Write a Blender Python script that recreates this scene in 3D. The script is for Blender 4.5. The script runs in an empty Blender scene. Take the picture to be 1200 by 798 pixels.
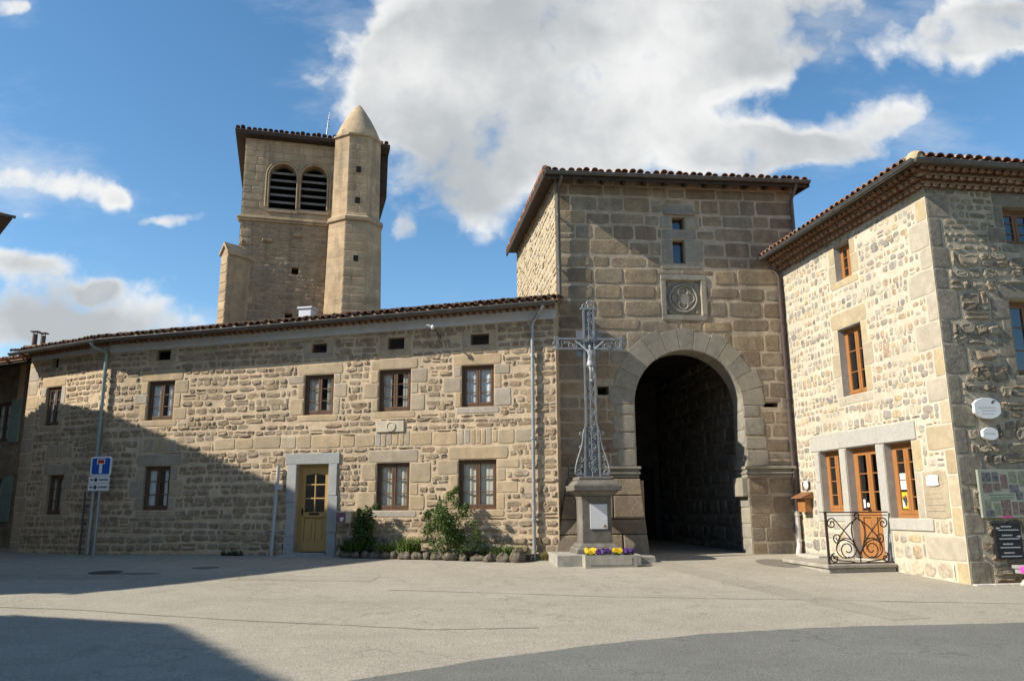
import bpy, math, random
import numpy as np
from mathutils import Vector
random.seed(7)
RNG = random.Random(11)
R = math.radians
sc = bpy.context.scene
COL = sc.collection

# ------------------------------------------------------------------ camera, sky, sun, exposure
cam_d = bpy.data.cameras.new('camera'); cam = bpy.data.objects.new('camera', cam_d); COL.objects.link(cam)
cam_d.sensor_fit = 'HORIZONTAL'; cam_d.sensor_width = 36.0; cam_d.lens = 27.9; cam_d.clip_end = 3000; cam_d.clip_start = 0.05
_p, _r = R(11.81), R(-0.42)
_F = Vector((0, math.cos(_p), math.sin(_p))); _u = Vector((0, -math.sin(_p), math.cos(_p))); _x = Vector((1, 0, 0))
_X = _x * math.cos(_r) + _u * math.sin(_r); _U = -_x * math.sin(_r) + _u * math.cos(_r)
from mathutils import Matrix
cam.matrix_world = Matrix(((_X.x, _U.x, -_F.x, 0), (_X.y, _U.y, -_F.y, 0), (_X.z, _U.z, -_F.z, 1.6), (0, 0, 0, 1)))
sc.camera = cam

SUN_AZ, SUN_EL = 17.0, 36.0            # the sun stands left of the view and a little behind the camera
S = Vector((-math.cos(R(SUN_EL)) * math.cos(R(SUN_AZ)), -math.cos(R(SUN_EL)) * math.sin(R(SUN_AZ)), math.sin(R(SUN_EL))))
sun_d = bpy.data.lights.new('sun', 'SUN'); sun_d.energy = 5.0; sun_d.angle = R(0.53); sun_d.color = (1.0, 0.93, 0.80)
sun = bpy.data.objects.new('sun', sun_d); COL.objects.link(sun); sun.location = S * 80
sun.rotation_euler = S.to_track_quat('Z', 'Y').to_euler()

world = bpy.data.worlds.new('World'); sc.world = world; world.use_nodes = True
SKY_STRENGTH = 0.10
def build_world():
    nt = world.node_tree; nt.nodes.clear(); N = nt.nodes; L = nt.links
    def new(t, **kw):
        n = N.new(t)
        for k, v in kw.items(): setattr(n, k, v)
        return n
    def mth(op, a, b=None, c=None, clamp=False):
        n = new('ShaderNodeMath', operation=op); n.use_clamp = clamp
        for i, v in enumerate((a, b, c)):
            if v is None: continue
            if hasattr(v, 'links') or hasattr(v, 'is_linked'): L.new(v, n.inputs[i])
            else: n.inputs[i].default_value = v
        return n.outputs[0]
    out = new('ShaderNodeOutputWorld'); bg = new('ShaderNodeBackground'); L.new(bg.outputs[0], out.inputs[0])
    sky = new('ShaderNodeTexSky'); sky.sky_type = 'NISHITA'; sky.sun_disc = False
    sky.sun_elevation = R(SUN_EL); sky.sun_rotation = math.atan2(S.x, S.y)
    sky.altitude = 900; sky.air_density = 1.0; sky.dust_density = 0.35; sky.ozone_density = 1.3
    hs = new('ShaderNodeHueSaturation'); hs.inputs['Saturation'].default_value = SKY_SAT; hs.inputs['Value'].default_value = 1.22; hs.inputs['Hue'].default_value = .493
    L.new(sky.outputs[0], hs.inputs['Color'])
    tc = new('ShaderNodeTexCoord'); sep = new('ShaderNodeSeparateXYZ'); L.new(tc.outputs['Generated'], sep.inputs[0])
    x, y, z = sep.outputs
    ya = mth('MAXIMUM', mth('ABSOLUTE', y), 0.12)
    U = mth('DIVIDE', x, ya); V = mth('DIVIDE', z, ya)
    uv = new('ShaderNodeCombineXYZ'); L.new(U, uv.inputs[0]); L.new(V, uv.inputs[1])
    warp = new('ShaderNodeTexNoise'); warp.inputs['Scale'].default_value = 9; warp.inputs['Detail'].default_value = 5
    L.new(uv.outputs[0], warp.inputs['Vector'])
    wsep = new('ShaderNodeSeparateXYZ'); L.new(warp.outputs['Color'], wsep.inputs[0])
    Uw = mth('MULTIPLY_ADD', mth('SUBTRACT', wsep.outputs[0], .5), .10, U)
    Vw = mth('MULTIPLY_ADD', mth('SUBTRACT', wsep.outputs[1], .5), .07, V)
    def band(z0):                     # rise of the cloud field towards the horizon edge of the picture
        return z0
    total = None
    for (cu, cv, su, sv, a) in CLOUDS:
        du = mth('DIVIDE', mth('SUBTRACT', Uw, cu), su); dv = mth('DIVIDE', mth('SUBTRACT', Vw, cv), sv)
        d2 = mth('ADD', mth('MULTIPLY', du, du), mth('MULTIPLY', dv, dv))
        g = mth('MULTIPLY', mth('EXPONENT', mth('MULTIPLY', d2, -1.0)), a)
        total = g if total is None else mth('ADD', total, g)
    nz2 = new('ShaderNodeTexNoise'); nz2.inputs['Scale'].default_value = 3.1; nz2.inputs['Detail'].default_value = 9; nz2.inputs['Roughness'].default_value = .55
    off = new('ShaderNodeVectorMath', operation='ADD'); off.inputs[1].default_value = (7.3, 2.2, 1.0); L.new(uv.outputs[0], off.inputs[0]); L.new(off.outputs[0], nz2.inputs['Vector'])
    total = mth('MINIMUM', total, 1.05)
    def puff(shift):                       # cauliflower heads: fractal cells broken up by fine noise
        ad = new('ShaderNodeVectorMath', operation='ADD'); ad.inputs[1].default_value = (*shift, 0)
        wv = new('ShaderNodeCombineXYZ'); L.new(mth('MULTIPLY_ADD', mth('SUBTRACT', wsep.outputs[0], .5), .05, U), wv.inputs[0]); L.new(mth('MULTIPLY_ADD', mth('SUBTRACT', wsep.outputs[1], .5), .05, V), wv.inputs[1])
        L.new(wv.outputs[0], ad.inputs[0])
        vo = new('ShaderNodeTexVoronoi', voronoi_dimensions='2D', feature='SMOOTH_F1', normalize=False); vo.inputs['Scale'].default_value = 9.0; vo.inputs['Detail'].default_value = 5.0; vo.inputs['Roughness'].default_value = .52; vo.inputs['Smoothness'].default_value = .35
        nz = new('ShaderNodeTexNoise'); nz.inputs['Scale'].default_value = 5.5; nz.inputs['Detail'].default_value = 14; nz.inputs['Roughness'].default_value = .57
        L.new(ad.outputs[0], vo.inputs['Vector']); L.new(ad.outputs[0], nz.inputs['Vector'])
        return mth('MULTIPLY_ADD', mth('SUBTRACT', .62, vo.outputs['Distance']), .55, mth('MULTIPLY', mth('SUBTRACT', nz.outputs[0], .5), 1.5))
    p0 = puff((0, 0)); p1 = puff((-.018, .022))
    dens = mth('ADD', total, p0)
    mr = new('ShaderNodeMapRange'); mr.interpolation_type = 'SMOOTHSTEP'
    L.new(dens, mr.inputs['Value']); mr.inputs['From Min'].default_value = .30; mr.inputs['From Max'].default_value = .80
    # thick middles of the clouds are greyer than their rims, heads are brighter on the sunward side
    thick = new('ShaderNodeMapRange'); thick.interpolation_type = 'SMOOTHSTEP'
    L.new(mth('ADD', mth('ADD', mth('MULTIPLY', total, .85), mth('MULTIPLY', dens, .15)), mth('MULTIPLY', mth('SUBTRACT', nz2.outputs[0], .5), 2.0)), thick.inputs['Value'])
    thick.inputs['From Min'].default_value = .55; thick.inputs['From Max'].default_value = 1.45
    c0 = new('ShaderNodeMix', data_type='RGBA'); L.new(thick.outputs[0], c0.inputs[0])
    c0.inputs[6].default_value = (*[c * CLOUD_LUM for c in (1.0, 1.0, .985)], 1); c0.inputs[7].default_value = (*[c * CLOUD_LUM * .63 for c in (.94, 1.0, 1.03)], 1)
    rel = mth('MULTIPLY_ADD', mth('SUBTRACT', p0, p1), .55, .96); rel = mth('MINIMUM', mth('MAXIMUM', rel, .72), 1.16)
    cc = new('ShaderNodeMix', data_type='RGBA', blend_type='MULTIPLY'); cc.inputs[0].default_value = 1.0; L.new(c0.outputs[2], cc.inputs[6]); L.new(rel, cc.inputs[7])
    wn = new('ShaderNodeTexNoise'); wn.inputs['Scale'].default_value = 2.2; wn.inputs['Detail'].default_value = 12; wn.inputs['Roughness'].default_value = .62
    wm = new('ShaderNodeMapping'); wm.inputs['Scale'].default_value = (1.0, 2.4, 1); wm.inputs['Rotation'].default_value = (0, 0, .35); L.new(uv.outputs[0], wm.inputs[0]); L.new(wm.outputs[0], wn.inputs['Vector'])
    wr = new('ShaderNodeMapRange'); wr.interpolation_type = 'SMOOTHSTEP'; L.new(mth('ADD', wn.outputs[0], mth('MULTIPLY', total, .10)), wr.inputs['Value']); wr.inputs['From Min'].default_value = .52; wr.inputs['From Max'].default_value = .82; wr.inputs['To Max'].default_value = .55
    alpha = mth('MAXIMUM', mth('MULTIPLY', mr.outputs[0], .97), wr.outputs[0])
    # thick middles of the clouds are greyer than their rims
    thick = new('ShaderNodeMapRange'); thick.interpolation_type = 'SMOOTHSTEP'
    L.new(mth('ADD', mth('ADD', mth('MULTIPLY', total, .75), mth('MULTIPLY', dens, .25)), mth('MULTIPLY', mth('SUBTRACT', nz2.outputs[0], .5), 2.2)), thick.inputs['Value'])
    thick.inputs['From Min'].default_value = .55; thick.inputs['From Max'].default_value = 1.30
    cc = new('ShaderNodeMix', data_type='RGBA'); L.new(thick.outputs[0], cc.inputs[0])
    cc.inputs[6].default_value = (*[c * CLOUD_LUM for c in (1.0, 1.0, .985)], 1); cc.inputs[7].default_value = (*[c * CLOUD_LUM * .57 for c in (.95, 1.0, 1.03)], 1)
    mix = new('ShaderNodeMix', data_type='RGBA'); L.new(alpha, mix.inputs[0]); L.new(hs.outputs[0], mix.inputs[6]); L.new(cc.outputs[2], mix.inputs[7])
    L.new(mix.outputs[2], bg.inputs[0]); bg.inputs[1].default_value = SKY_STRENGTH
def cl(px, py, sx, sy, a):            # cloud centre and size, given once as tangent-plane direction
    d = _F + _X * ((px - 600) / 930) - _U * ((py - 399) / 930)
    return (d.x / d.y, d.z / d.y, sx / 880, sy / 830, a)
CLOUD_LUM = 6.3; SKY_SAT = 1.2
CLOUDS = [cl(*c) for c in [(520, 60, 120, 80, .95), (700, 40, 190, 110, 1.0), (560, 160, 110, 80, 1.0), (700, 160, 130, 70, .75), (870, 45, 150, 66, 1.1), (950, 20, 70, 40, .7), (555, 230, 55, 32, .85), (640, 120, 160, 90, .5),
          (960, 178, 115, 30, 1.05), (880, 168, 70, 30, .9), (1050, 138, 58, 24, 1.0), (450, 90, 60, 70, .6), (970, 8, 40, 22, .5), (1130, 45, 105, 38, 1.05), (1185, 15, 90, 40, .9),
          (20, 370, 160, 50, .82), (150, 385, 140, 28, .75), (20, 303, 70, 18, .85), (22, 210, 55, 26, .9), (98, 212, 46, 20, .85), (142, 226, 30, 17, .85), (206, 252, 36, 11, .85), (30, 245, 20, 8, .7), (112, 335, 26, 10, .75),
          (18, 10, 40, 18, .85), (478, 270, 18, 22, .72), (110, 330, 40, 12, .45), (276, 123, 12, 8, .3), (450, 130, 40, 40, .3)]]
build_world()
sc.view_settings.view_transform = 'Standard'; sc.view_settings.look = 'None'; sc.view_settings.gamma = 1.0
sc.view_settings.use_curve_mapping = False
sc.view_settings.exposure = 0.58
sc.render.engine = 'CYCLES'
sc.cycles.max_bounces = 6; sc.cycles.diffuse_bounces = 3; sc.cycles.glossy_bounces = 3; sc.cycles.transparent_max_bounces = 8

# ------------------------------------------------------------------ materials
def _nt(name):
    m = bpy.data.materials.new(name); m.use_nodes = True
    nt = m.node_tree; nt.nodes.clear()
    o = nt.nodes.new('ShaderNodeOutputMaterial'); b = nt.nodes.new('ShaderNodeBsdfPrincipled'); nt.links.new(b.outputs[0], o.inputs[0])
    return m, nt, b
def _noise(nt, scale, detail=6, rough=.6, stretch=None):
    tc = nt.nodes.new('ShaderNodeTexCoord'); n = nt.nodes.new('ShaderNodeTexNoise')
    n.inputs['Scale'].default_value = scale; n.inputs['Detail'].default_value = detail; n.inputs['Roughness'].default_value = rough
    if stretch:
        mp = nt.nodes.new('ShaderNodeMapping'); mp.inputs['Scale'].default_value = stretch
        nt.links.new(tc.outputs['Object'], mp.inputs[0]); nt.links.new(mp.outputs[0], n.inputs['Vector'])
    else: nt.links.new(tc.outputs['Object'], n.inputs['Vector'])
    return n
def _ramp(nt, src, stops, interp='LINEAR'):
    r = nt.nodes.new('ShaderNodeValToRGB'); e = r.color_ramp.elements; r.color_ramp.interpolation = interp
    while len(e) < len(stops): e.new(.5)
    for i, (p, c) in enumerate(stops): e[i].position = p; e[i].color = (*c, 1) if len(c) == 3 else c
    nt.links.new(src, r.inputs[0]); return r
def _mix(nt, fac, a, b, mode='MIX'):
    m = nt.nodes.new('ShaderNodeMix'); m.data_type = 'RGBA'; m.blend_type = mode
    for v, i in ((fac, 0), (a, 6), (b, 7)):
        if hasattr(v, 'is_linked'): nt.links.new(v, m.inputs[i])
        elif i == 0: m.inputs[0].default_value = v
        else: m.inputs[i].default_value = (*v, 1)
    return m.outputs[2]
def _bump(nt, b, src, strength, dist):
    n = nt.nodes.new('ShaderNodeBump'); n.inputs['Strength'].default_value = strength; n.inputs['Distance'].default_value = dist
    nt.links.new(src, n.inputs['Height']); nt.links.new(n.outputs[0], b.inputs['Normal'])
def g1(v): return (v, v, v)
def stone_mat(name, tones, rough=.95, var=.35, scale=9, bump=.5, dist=.02, stain=None, stain_scale=1.1, tint=None, streak=0.):
    m, nt, b = _nt(name)
    ge = nt.nodes.new('ShaderNodeNewGeometry')
    st = [(i / len(tones), t) for i, t in enumerate(tones)]
    base = _ramp(nt, ge.outputs['Random Per Island'], st, 'CONSTANT').outputs[0]
    n1 = _noise(nt, scale, 8, .65)
    v = _ramp(nt, n1.outputs[0], [(.25, g1(1 - var)), (.75, g1(1 + var * .6))]).outputs[0]
    c = _mix(nt, 1.0, base, v, 'MULTIPLY')
    nm = _noise(nt, scale * .45, 7, .7); vm = _ramp(nt, nm.outputs[0], [(.3, g1(1 - var * .7)), (.68, g1(1 + var * .45))]).outputs[0]
    c = _mix(nt, 1.0, c, vm, 'MULTIPLY')
    if stain:
        n2 = _noise(nt, stain_scale, 5, .6)
        f = _ramp(nt, n2.outputs[0], [(.48, g1(0)), (.68, g1(.75))]).outputs[0]
        c = _mix(nt, f, c, stain)
    if streak:                                        # rain streaks and soot runs
        nk = _noise(nt, 1.0, 7, .65, (2.6, 2.6, .22)); fk = _ramp(nt, nk.outputs[0], [(.50, g1(0)), (.72, g1(streak))]).outputs[0]
        c = _mix(nt, fk, c, (.10, .085, .065))
    if tint:                                          # speckle of lichen
        n3 = _noise(nt, 14, 4, .5); f3 = _ramp(nt, n3.outputs[0], [(.62, g1(0)), (.72, g1(.6))]).outputs[0]
        c = _mix(nt, f3, c, tint)
    nt.links.new(c, b.inputs['Base Color']); b.inputs['Roughness'].default_value = rough; b.inputs['Specular IOR Level'].default_value = .15
    n4 = _noise(nt, scale * 3.2, 8, .7)
    _bump(nt, b, n4.outputs[0], bump, dist)
    return m
def plain_mat(name, col, rough=.6, var=.2, scale=6, bump=0, dist=.004, metal=0, spec=.3, stretch=None, col2=None):
    m, nt, b = _nt(name)
    n1 = _noise(nt, scale, 6, .6, stretch)
    if col2: c = _ramp(nt, n1.outputs[0], [(.32, col), (.68, col2)]).outputs[0]
    else: c = _ramp(nt, n1.outputs[0], [(.25, [k * (1 - var) for k in col]), (.75, [min(1, k * (1 + var)) for k in col])]).outputs[0]
    nt.links.new(c, b.inputs['Base Color']); b.inputs['Roughness'].default_value = rough; b.inputs['Metallic'].default_value = metal
    b.inputs['Specular IOR Level'].default_value = spec
    if bump: _bump(nt, b, n1.outputs[0], bump, dist)
    return m
def leaf_mat(name, tones):
    m, nt, b = _nt(name)
    ge = nt.nodes.new('ShaderNodeNewGeometry')
    c = _ramp(nt, ge.outputs['Random Per Island'], [(i / max(1, len(tones) - 1), t) for i, t in enumerate(tones)]).outputs[0]
    nt.links.new(c, b.inputs['Base Color']); b.inputs['Roughness'].default_value = .5; b.inputs['Specular IOR Level'].default_value = .3
    tr = nt.nodes.new('ShaderNodeBsdfTranslucent'); nt.links.new(c, tr.inputs[0])
    mx = nt.nodes.new('ShaderNodeMixShader'); mx.inputs[0].default_value = .25
    out = [n for n in nt.nodes if n.type == 'OUTPUT_MATERIAL'][0]
    nt.links.new(b.outputs[0], mx.inputs[1]); nt.links.new(tr.outputs[0], mx.inputs[2]); nt.links.new(mx.outputs[0], out.inputs[0])
    return m
def glass_mat():
    m = bpy.data.materials.new('window_glass'); m.use_nodes = True; nt = m.node_tree; nt.nodes.clear()
    o = nt.nodes.new('ShaderNodeOutputMaterial'); t = nt.nodes.new('ShaderNodeBsdfTransparent'); g = nt.nodes.new('ShaderNodeBsdfGlossy')
    t.inputs[0].default_value = (.92, .94, .94, 1); g.inputs['Roughness'].default_value = .015; g.inputs[0].default_value = (.9, .95, 1, 1)
    n = _noise(nt, 5, 2, .5); bp = nt.nodes.new('ShaderNodeBump'); bp.inputs['Strength'].default_value = .08; bp.inputs['Distance'].default_value = .02
    nt.links.new(n.outputs[0], bp.inputs['Height']); nt.links.new(bp.outputs[0], g.inputs['Normal'])
    lw = nt.nodes.new('ShaderNodeLayerWeight'); pw = nt.nodes.new('ShaderNodeMath'); pw.operation = 'POWER'; nt.links.new(lw.outputs['Facing'], pw.inputs[0]); pw.inputs[1].default_value = 4.0
    f = nt.nodes.new('ShaderNodeMath'); f.operation = 'MULTIPLY_ADD'; nt.links.new(pw.outputs[0], f.inputs[0]); f.inputs[1].default_value = .85; f.inputs[2].default_value = .12
    mx = nt.nodes.new('ShaderNodeMixShader'); nt.links.new(f.outputs[0], mx.inputs[0]); nt.links.new(t.outputs[0], mx.inputs[1]); nt.links.new(g.outputs[0], mx.inputs[2]); nt.links.new(mx.outputs[0], o.inputs[0])
    return m
def asphalt_mat(name, c1, c2, grit, gscale, tint=None):
    m, nt, b = _nt(name)
    n1 = _noise(nt, .35, 6, .6); c = _ramp(nt, n1.outputs[0], [(.3, c1), (.7, c2)]).outputs[0]
    nb = _noise(nt, .9, 3, .5); fb = _ramp(nt, nb.outputs[0], [(.66, g1(0)), (.74, g1(.22))]).outputs[0]; c = _mix(nt, fb, c, [k * .55 for k in c1])
    n2 = _noise(nt, gscale, 3, .7); v = _ramp(nt, n2.outputs[0], [(.3, g1(1 - grit)), (.7, g1(1 + grit))]).outputs[0]
    c = _mix(nt, 1.0, c, v, 'MULTIPLY')
    n5 = _noise(nt, 2.3, 7, .65); v5 = _ramp(nt, n5.outputs[0], [(.3, g1(.92)), (.62, g1(1.05))]).outputs[0]
    c = _mix(nt, 1.0, c, v5, 'MULTIPLY')
    # tyre-polished and stained streaks
    n3 = _noise(nt, .55, 5, .6, (.35, 2.2, 1)); f = _ramp(nt, n3.outputs[0], [(.50, g1(0)), (.80, g1(.30))]).outputs[0]
    c = _mix(nt, f, c, [k * .72 for k in c1])
    # thin dark cracks: the zero line of a warped noise
    n4 = _noise(nt, .22, 6, .55); cr = _ramp(nt, n4.outputs[0], [(.4985, g1(0)), (.4996, g1(.4)), (.5004, g1(.4)), (.5015, g1(0))]).outputs[0]
    c = _mix(nt, cr, c, [k * .45 for k in c1])
    n6 = _noise(nt, 38, 2, .5); f6 = _ramp(nt, n6.outputs[0], [(.70, g1(0)), (.76, g1(.35))]).outputs[0]
    c = _mix(nt, f6, c, [min(1, k * 1.7) for k in c2])
    nt.links.new(c, b.inputs['Base Color']); b.inputs['Roughness'].default_value = .93; b.inputs['Specular IOR Level'].default_value = .2
    _bump(nt, b, n2.outputs[0], 1.0, .012)
    return m
M = {}
M['glass'] = glass_mat()
M['left_mortar'] = stone_mat('sandy_lime_mortar', [(0.584, 0.455, 0.313)], var=.22, scale=5, bump=.9, dist=.02, stain=(.36, .29, .2), stain_scale=.9, streak=0.22)
M['left_stone'] = stone_mat('tan_rubble_stone', [(0.41, 0.312, 0.213), (0.365, 0.281, 0.195), (0.43, 0.329, 0.22), (0.389, 0.302, 0.216), (0.343, 0.265, 0.187), (0.419, 0.317, 0.204), (0.401, 0.318, 0.236), (0.366, 0.286, 0.204), (0.443, 0.345, 0.24), (0.396, 0.287, 0.192), (0.377, 0.292, 0.205)], var=.4, scale=11, bump=1.0, dist=.03, streak=0.25)
M['left_dressed'] = stone_mat('ochre_dressed_stone', [(0.462, 0.359, 0.235), (0.42, 0.328, 0.222), (0.446, 0.368, 0.269), (0.48, 0.36, 0.228), (0.383, 0.318, 0.244), (0.449, 0.339, 0.216), (0.411, 0.36, 0.301)], var=.22, scale=6, bump=.35, dist=.012, stain=(.33, .28, .2), stain_scale=1.7, streak=0.25)
M['gate_mortar'] = stone_mat('pale_wide_mortar', [(0.452, 0.369, 0.272)], var=.25, scale=6, bump=.8, dist=.02, stain=(.28, .24, .18), stain_scale=.8, streak=0.40)
M['gate_stone'] = stone_mat('brown_ashlar', [(0.296, 0.229, 0.156), (0.259, 0.198, 0.136), (0.317, 0.25, 0.174), (0.276, 0.225, 0.163), (0.233, 0.172, 0.119), (0.304, 0.23, 0.147), (0.288, 0.24, 0.182), (0.327, 0.25, 0.162)], var=.35, scale=5, bump=.75, dist=.022, stain=(.20, .17, .13), stain_scale=1.3, tint=(.37, .33, .25), streak=0.50)
M['gate_grey'] = stone_mat('grey_arch_granite', [(.29, .265, .215), (.26, .24, .20), (.31, .275, .215), (.28, .26, .22)], var=.25, scale=6, bump=.5, dist=.014, stain=(.27, .245, .2), stain_scale=1.5, tint=(.40, .37, .3), streak=0.35)
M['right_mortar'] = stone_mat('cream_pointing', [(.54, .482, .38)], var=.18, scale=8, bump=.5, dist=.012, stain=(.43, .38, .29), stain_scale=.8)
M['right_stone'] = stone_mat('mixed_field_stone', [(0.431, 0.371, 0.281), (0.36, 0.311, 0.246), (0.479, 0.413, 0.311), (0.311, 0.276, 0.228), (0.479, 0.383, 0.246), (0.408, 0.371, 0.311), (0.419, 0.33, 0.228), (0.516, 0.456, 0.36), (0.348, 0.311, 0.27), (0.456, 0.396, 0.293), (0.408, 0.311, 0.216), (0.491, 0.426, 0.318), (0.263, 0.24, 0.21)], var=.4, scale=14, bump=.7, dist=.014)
M['right_dressed'] = stone_mat('cream_quoin_stone', [(.42, .345, .23), (.46, .385, .27), (.39, .325, .23), (.44, .355, .22), (.42, .37, .29), (.40, .31, .20)], var=.2, scale=7, bump=.35, dist=.01)
M['right_grey'] = stone_mat('pale_granite', [(.42, .40, .355), (.40, .385, .345)], var=.14, scale=16, bump=.25, dist=.006)
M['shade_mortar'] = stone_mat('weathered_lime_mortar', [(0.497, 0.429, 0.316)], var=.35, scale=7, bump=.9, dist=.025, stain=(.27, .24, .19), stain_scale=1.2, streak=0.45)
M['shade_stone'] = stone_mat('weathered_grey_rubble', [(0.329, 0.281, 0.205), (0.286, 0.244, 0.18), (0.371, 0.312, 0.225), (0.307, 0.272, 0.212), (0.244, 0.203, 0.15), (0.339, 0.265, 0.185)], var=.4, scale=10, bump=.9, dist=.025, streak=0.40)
M['tower_mortar'] = stone_mat('tower_mortar', [(0.393, 0.29, 0.186)], var=.3, scale=3, bump=.8, dist=.03, stain=(.27, .22, .155), stain_scale=.6, streak=0.40)
M['tower_stone'] = stone_mat('tower_brown_stone', [(0.372, 0.27, 0.169), (0.328, 0.236, 0.151), (0.404, 0.299, 0.191), (0.295, 0.218, 0.142), (0.36, 0.256, 0.156), (0.382, 0.29, 0.196)], var=.35, scale=5, bump=.7, dist=.03, stain=(.24, .2, .15), stain_scale=.7, streak=0.45)
M['tower_plain'] = stone_mat('tower_dressed_stone', [(0.437, 0.323, 0.204), (0.404, 0.299, 0.191), (0.469, 0.348, 0.223)], var=.28, scale=3, bump=.5, dist=.02, stain=(.29, .24, .17), stain_scale=.8, streak=0.50)
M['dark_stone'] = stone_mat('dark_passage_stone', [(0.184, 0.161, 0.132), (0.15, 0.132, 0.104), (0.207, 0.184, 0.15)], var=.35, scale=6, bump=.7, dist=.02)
M['hole_shade'] = plain_mat('painted_recess_shade', (.02, .018, .016), .9)  # near-black colour painted in for the shade inside openings
M['dark_plaster'] = plain_mat('dark_passage_plaster', (.11, .098, .085), .95, .4, 2)  # dark plaster tone of the passage ceiling and end wall
M['tile'] = stone_mat('terracotta_roof_tile', [(.40, .17, .09), (.30, .13, .075), (.46, .21, .11), (.25, .125, .08), (.42, .25, .16), (.34, .15, .09), (.22, .14, .10), (.48, .28, .19)], var=.4, scale=9, bump=.4, dist=.01, stain=(.17, .12, .09), stain_scale=2.2)
M['tile_dark'] = stone_mat('weathered_roof_tile', [(.22, .125, .085), (.17, .105, .075), (.27, .15, .095), (.15, .11, .085)], var=.4, scale=9, bump=.4, dist=.01, stain=(.13, .1, .08), stain_scale=2.0)
M['genoise'] = stone_mat('terracotta_cornice_tile', [(.36, .19, .11), (.31, .16, .095), (.40, .23, .14), (.33, .2, .13)], var=.3, scale=8, bump=.3, dist=.01)
M['genoise_fill'] = stone_mat('cornice_mortar', [(.40, .31, .22)], var=.25, scale=8, bump=.4, dist=.01)
M['band'] = plain_mat('grey_white_fascia_paint', (.58, .60, .63), .8, .12, 3)
M['zinc'] = plain_mat('zinc', (.36, .38, .39), .45, .25, 5, metal=.5, spec=.4)
M['zinc_dark'] = plain_mat('weathered_dark_gutter', (.11, .105, .10), .5, .3, 6, metal=.2)
M['pipe_green'] = plain_mat('weathered_copper_green_pipe', (.26, .33, .30), .55, .25, 6, metal=.2, stretch=(3, 3, .6))
M['pipe_brown'] = plain_mat('brown_drainpipe', (.085, .06, .055), .5, .25, 5)
M['pipe_white'] = plain_mat('pale_cast_pipe', (.55, .51, .46), .6, .15, 5)
M['wood_brown'] = plain_mat('dark_stained_wood', (.115, .065, .038), .55, .35, 7, .3, stretch=(6, 6, .7))
M['wood_orange'] = plain_mat('varnished_orange_wood', (.33, .145, .05), .42, .28, 6, .2, stretch=(9, 9, .7))
M['wood_ochre'] = plain_mat('ochre_door_wood', (.42, .27, .10), .5, .2, 6, .2, stretch=(9, 9, .6))
M['wood_black'] = plain_mat('old_dark_wood', (.035, .026, .022), .7, .4, 4, .4, stretch=(6, 6, .5))
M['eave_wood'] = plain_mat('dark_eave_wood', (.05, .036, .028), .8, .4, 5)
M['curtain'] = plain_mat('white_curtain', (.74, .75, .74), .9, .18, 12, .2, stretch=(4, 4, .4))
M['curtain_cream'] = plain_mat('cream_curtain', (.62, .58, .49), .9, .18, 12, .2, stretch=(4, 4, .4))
M['room'] = plain_mat('painted_room_shade', (.06, .055, .05), .95)  # very dark tone that puts the gloom of unlit interiors into the colour
M['iron_grey'] = plain_mat('grey_painted_cast_iron', (.18, .19, .20), .55, .35, 12, .4, .006, metal=.2, spec=.3, col2=(.29, .30, .31))
M['iron_plate'] = plain_mat('grey_blue_iron_plate', (.20, .215, .23), .6, .2, 9, .2, .004, metal=.2)
M['iron_rust'] = plain_mat('rusty_wrought_iron', (.055, .036, .028), .65, .4, 14, .4, metal=.3)
M['pedestal'] = stone_mat('pedestal_lava_stone', [(.165, .15, .13)], var=.3, scale=8, bump=.6, dist=.012, stain=(.24, .225, .195), stain_scale=2.2, streak=0.30)
M['pedestal_base'] = stone_mat('pale_base_stone', [(.36, .34, .30)], var=.25, scale=7, bump=.5, dist=.012, stain=(.26, .24, .21), stain_scale=2)
M['marble'] = plain_mat('white_marble', (.60, .61, .62), .4, .08, 5)
M['planter'] = plain_mat('concrete_planter', (.33, .31, .26), .9, .25, 7, .5, .008)
M['soil'] = plain_mat('soil', (.06, .045, .03), .95, .4, 20, .6, .02)
M['yellow'] = leaf_mat('yellow_petal', [(.75, .48, .01), (.82, .60, .03)])
M['purple'] = leaf_mat('purple_petal', [(.06, .02, .13), (.11, .035, .2)])
M['leaf'] = leaf_mat('shrub_leaf', [(.045, .085, .018), (.08, .13, .03), (.12, .175, .05), (.06, .1, .025)])
M['leaf_dark'] = leaf_mat('ivy_leaf', [(.03, .065, .014), (.05, .10, .02), (.07, .125, .03)])
M['weed'] = leaf_mat('fresh_weed', [(.08, .15, .025), (.13, .2, .04), (.1, .17, .03), (.19, .2, .07)])
M['bark'] = plain_mat('bark', (.12, .085, .055), .9, .4, 14, .5, .01)
M['rock'] = stone_mat('lichened_rock', [(.27, .225, .165), (.23, .19, .14), (.30, .25, .18)], var=.55, scale=12, bump=1.0, dist=.06, stain=(.2, .18, .15), stain_scale=4, tint=(.42, .40, .33))
M['blue'] = plain_mat('blue_sign_face', (.012, .085, .40), .4, .05)
M['red'] = plain_mat('red_sign_mark', (.45, .03, .02), .4, .05)
M['white'] = plain_mat('white_enamel', (.72, .72, .70), .45, .04)
M['ink'] = plain_mat('dark_print', (.05, .055, .07), .6, .1)
M['ink_pale'] = plain_mat('pale_print', (.42, .44, .45), .6, .1)
M['black'] = plain_mat('black_panel', (.016, .016, .018), .5, .2)
M['steel'] = plain_mat('galvanised_post', (.33, .36, .38), .45, .2, 6, metal=.5)
M['beige_box'] = plain_mat('beige_box', (.46, .36, .25), .6, .1)
M['plum'] = plain_mat('plum_front', (.10, .025, .06), .5, .25, 20, col2=(.22, .12, .17))
M['pink'] = plain_mat('pink_plastic', (.75, .08, .38), .5, .1)
M['grey_plank'] = plain_mat('grey_plank', (.27, .26, .25), .8, .3, 5, .3, stretch=(1, 8, 8))
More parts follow.
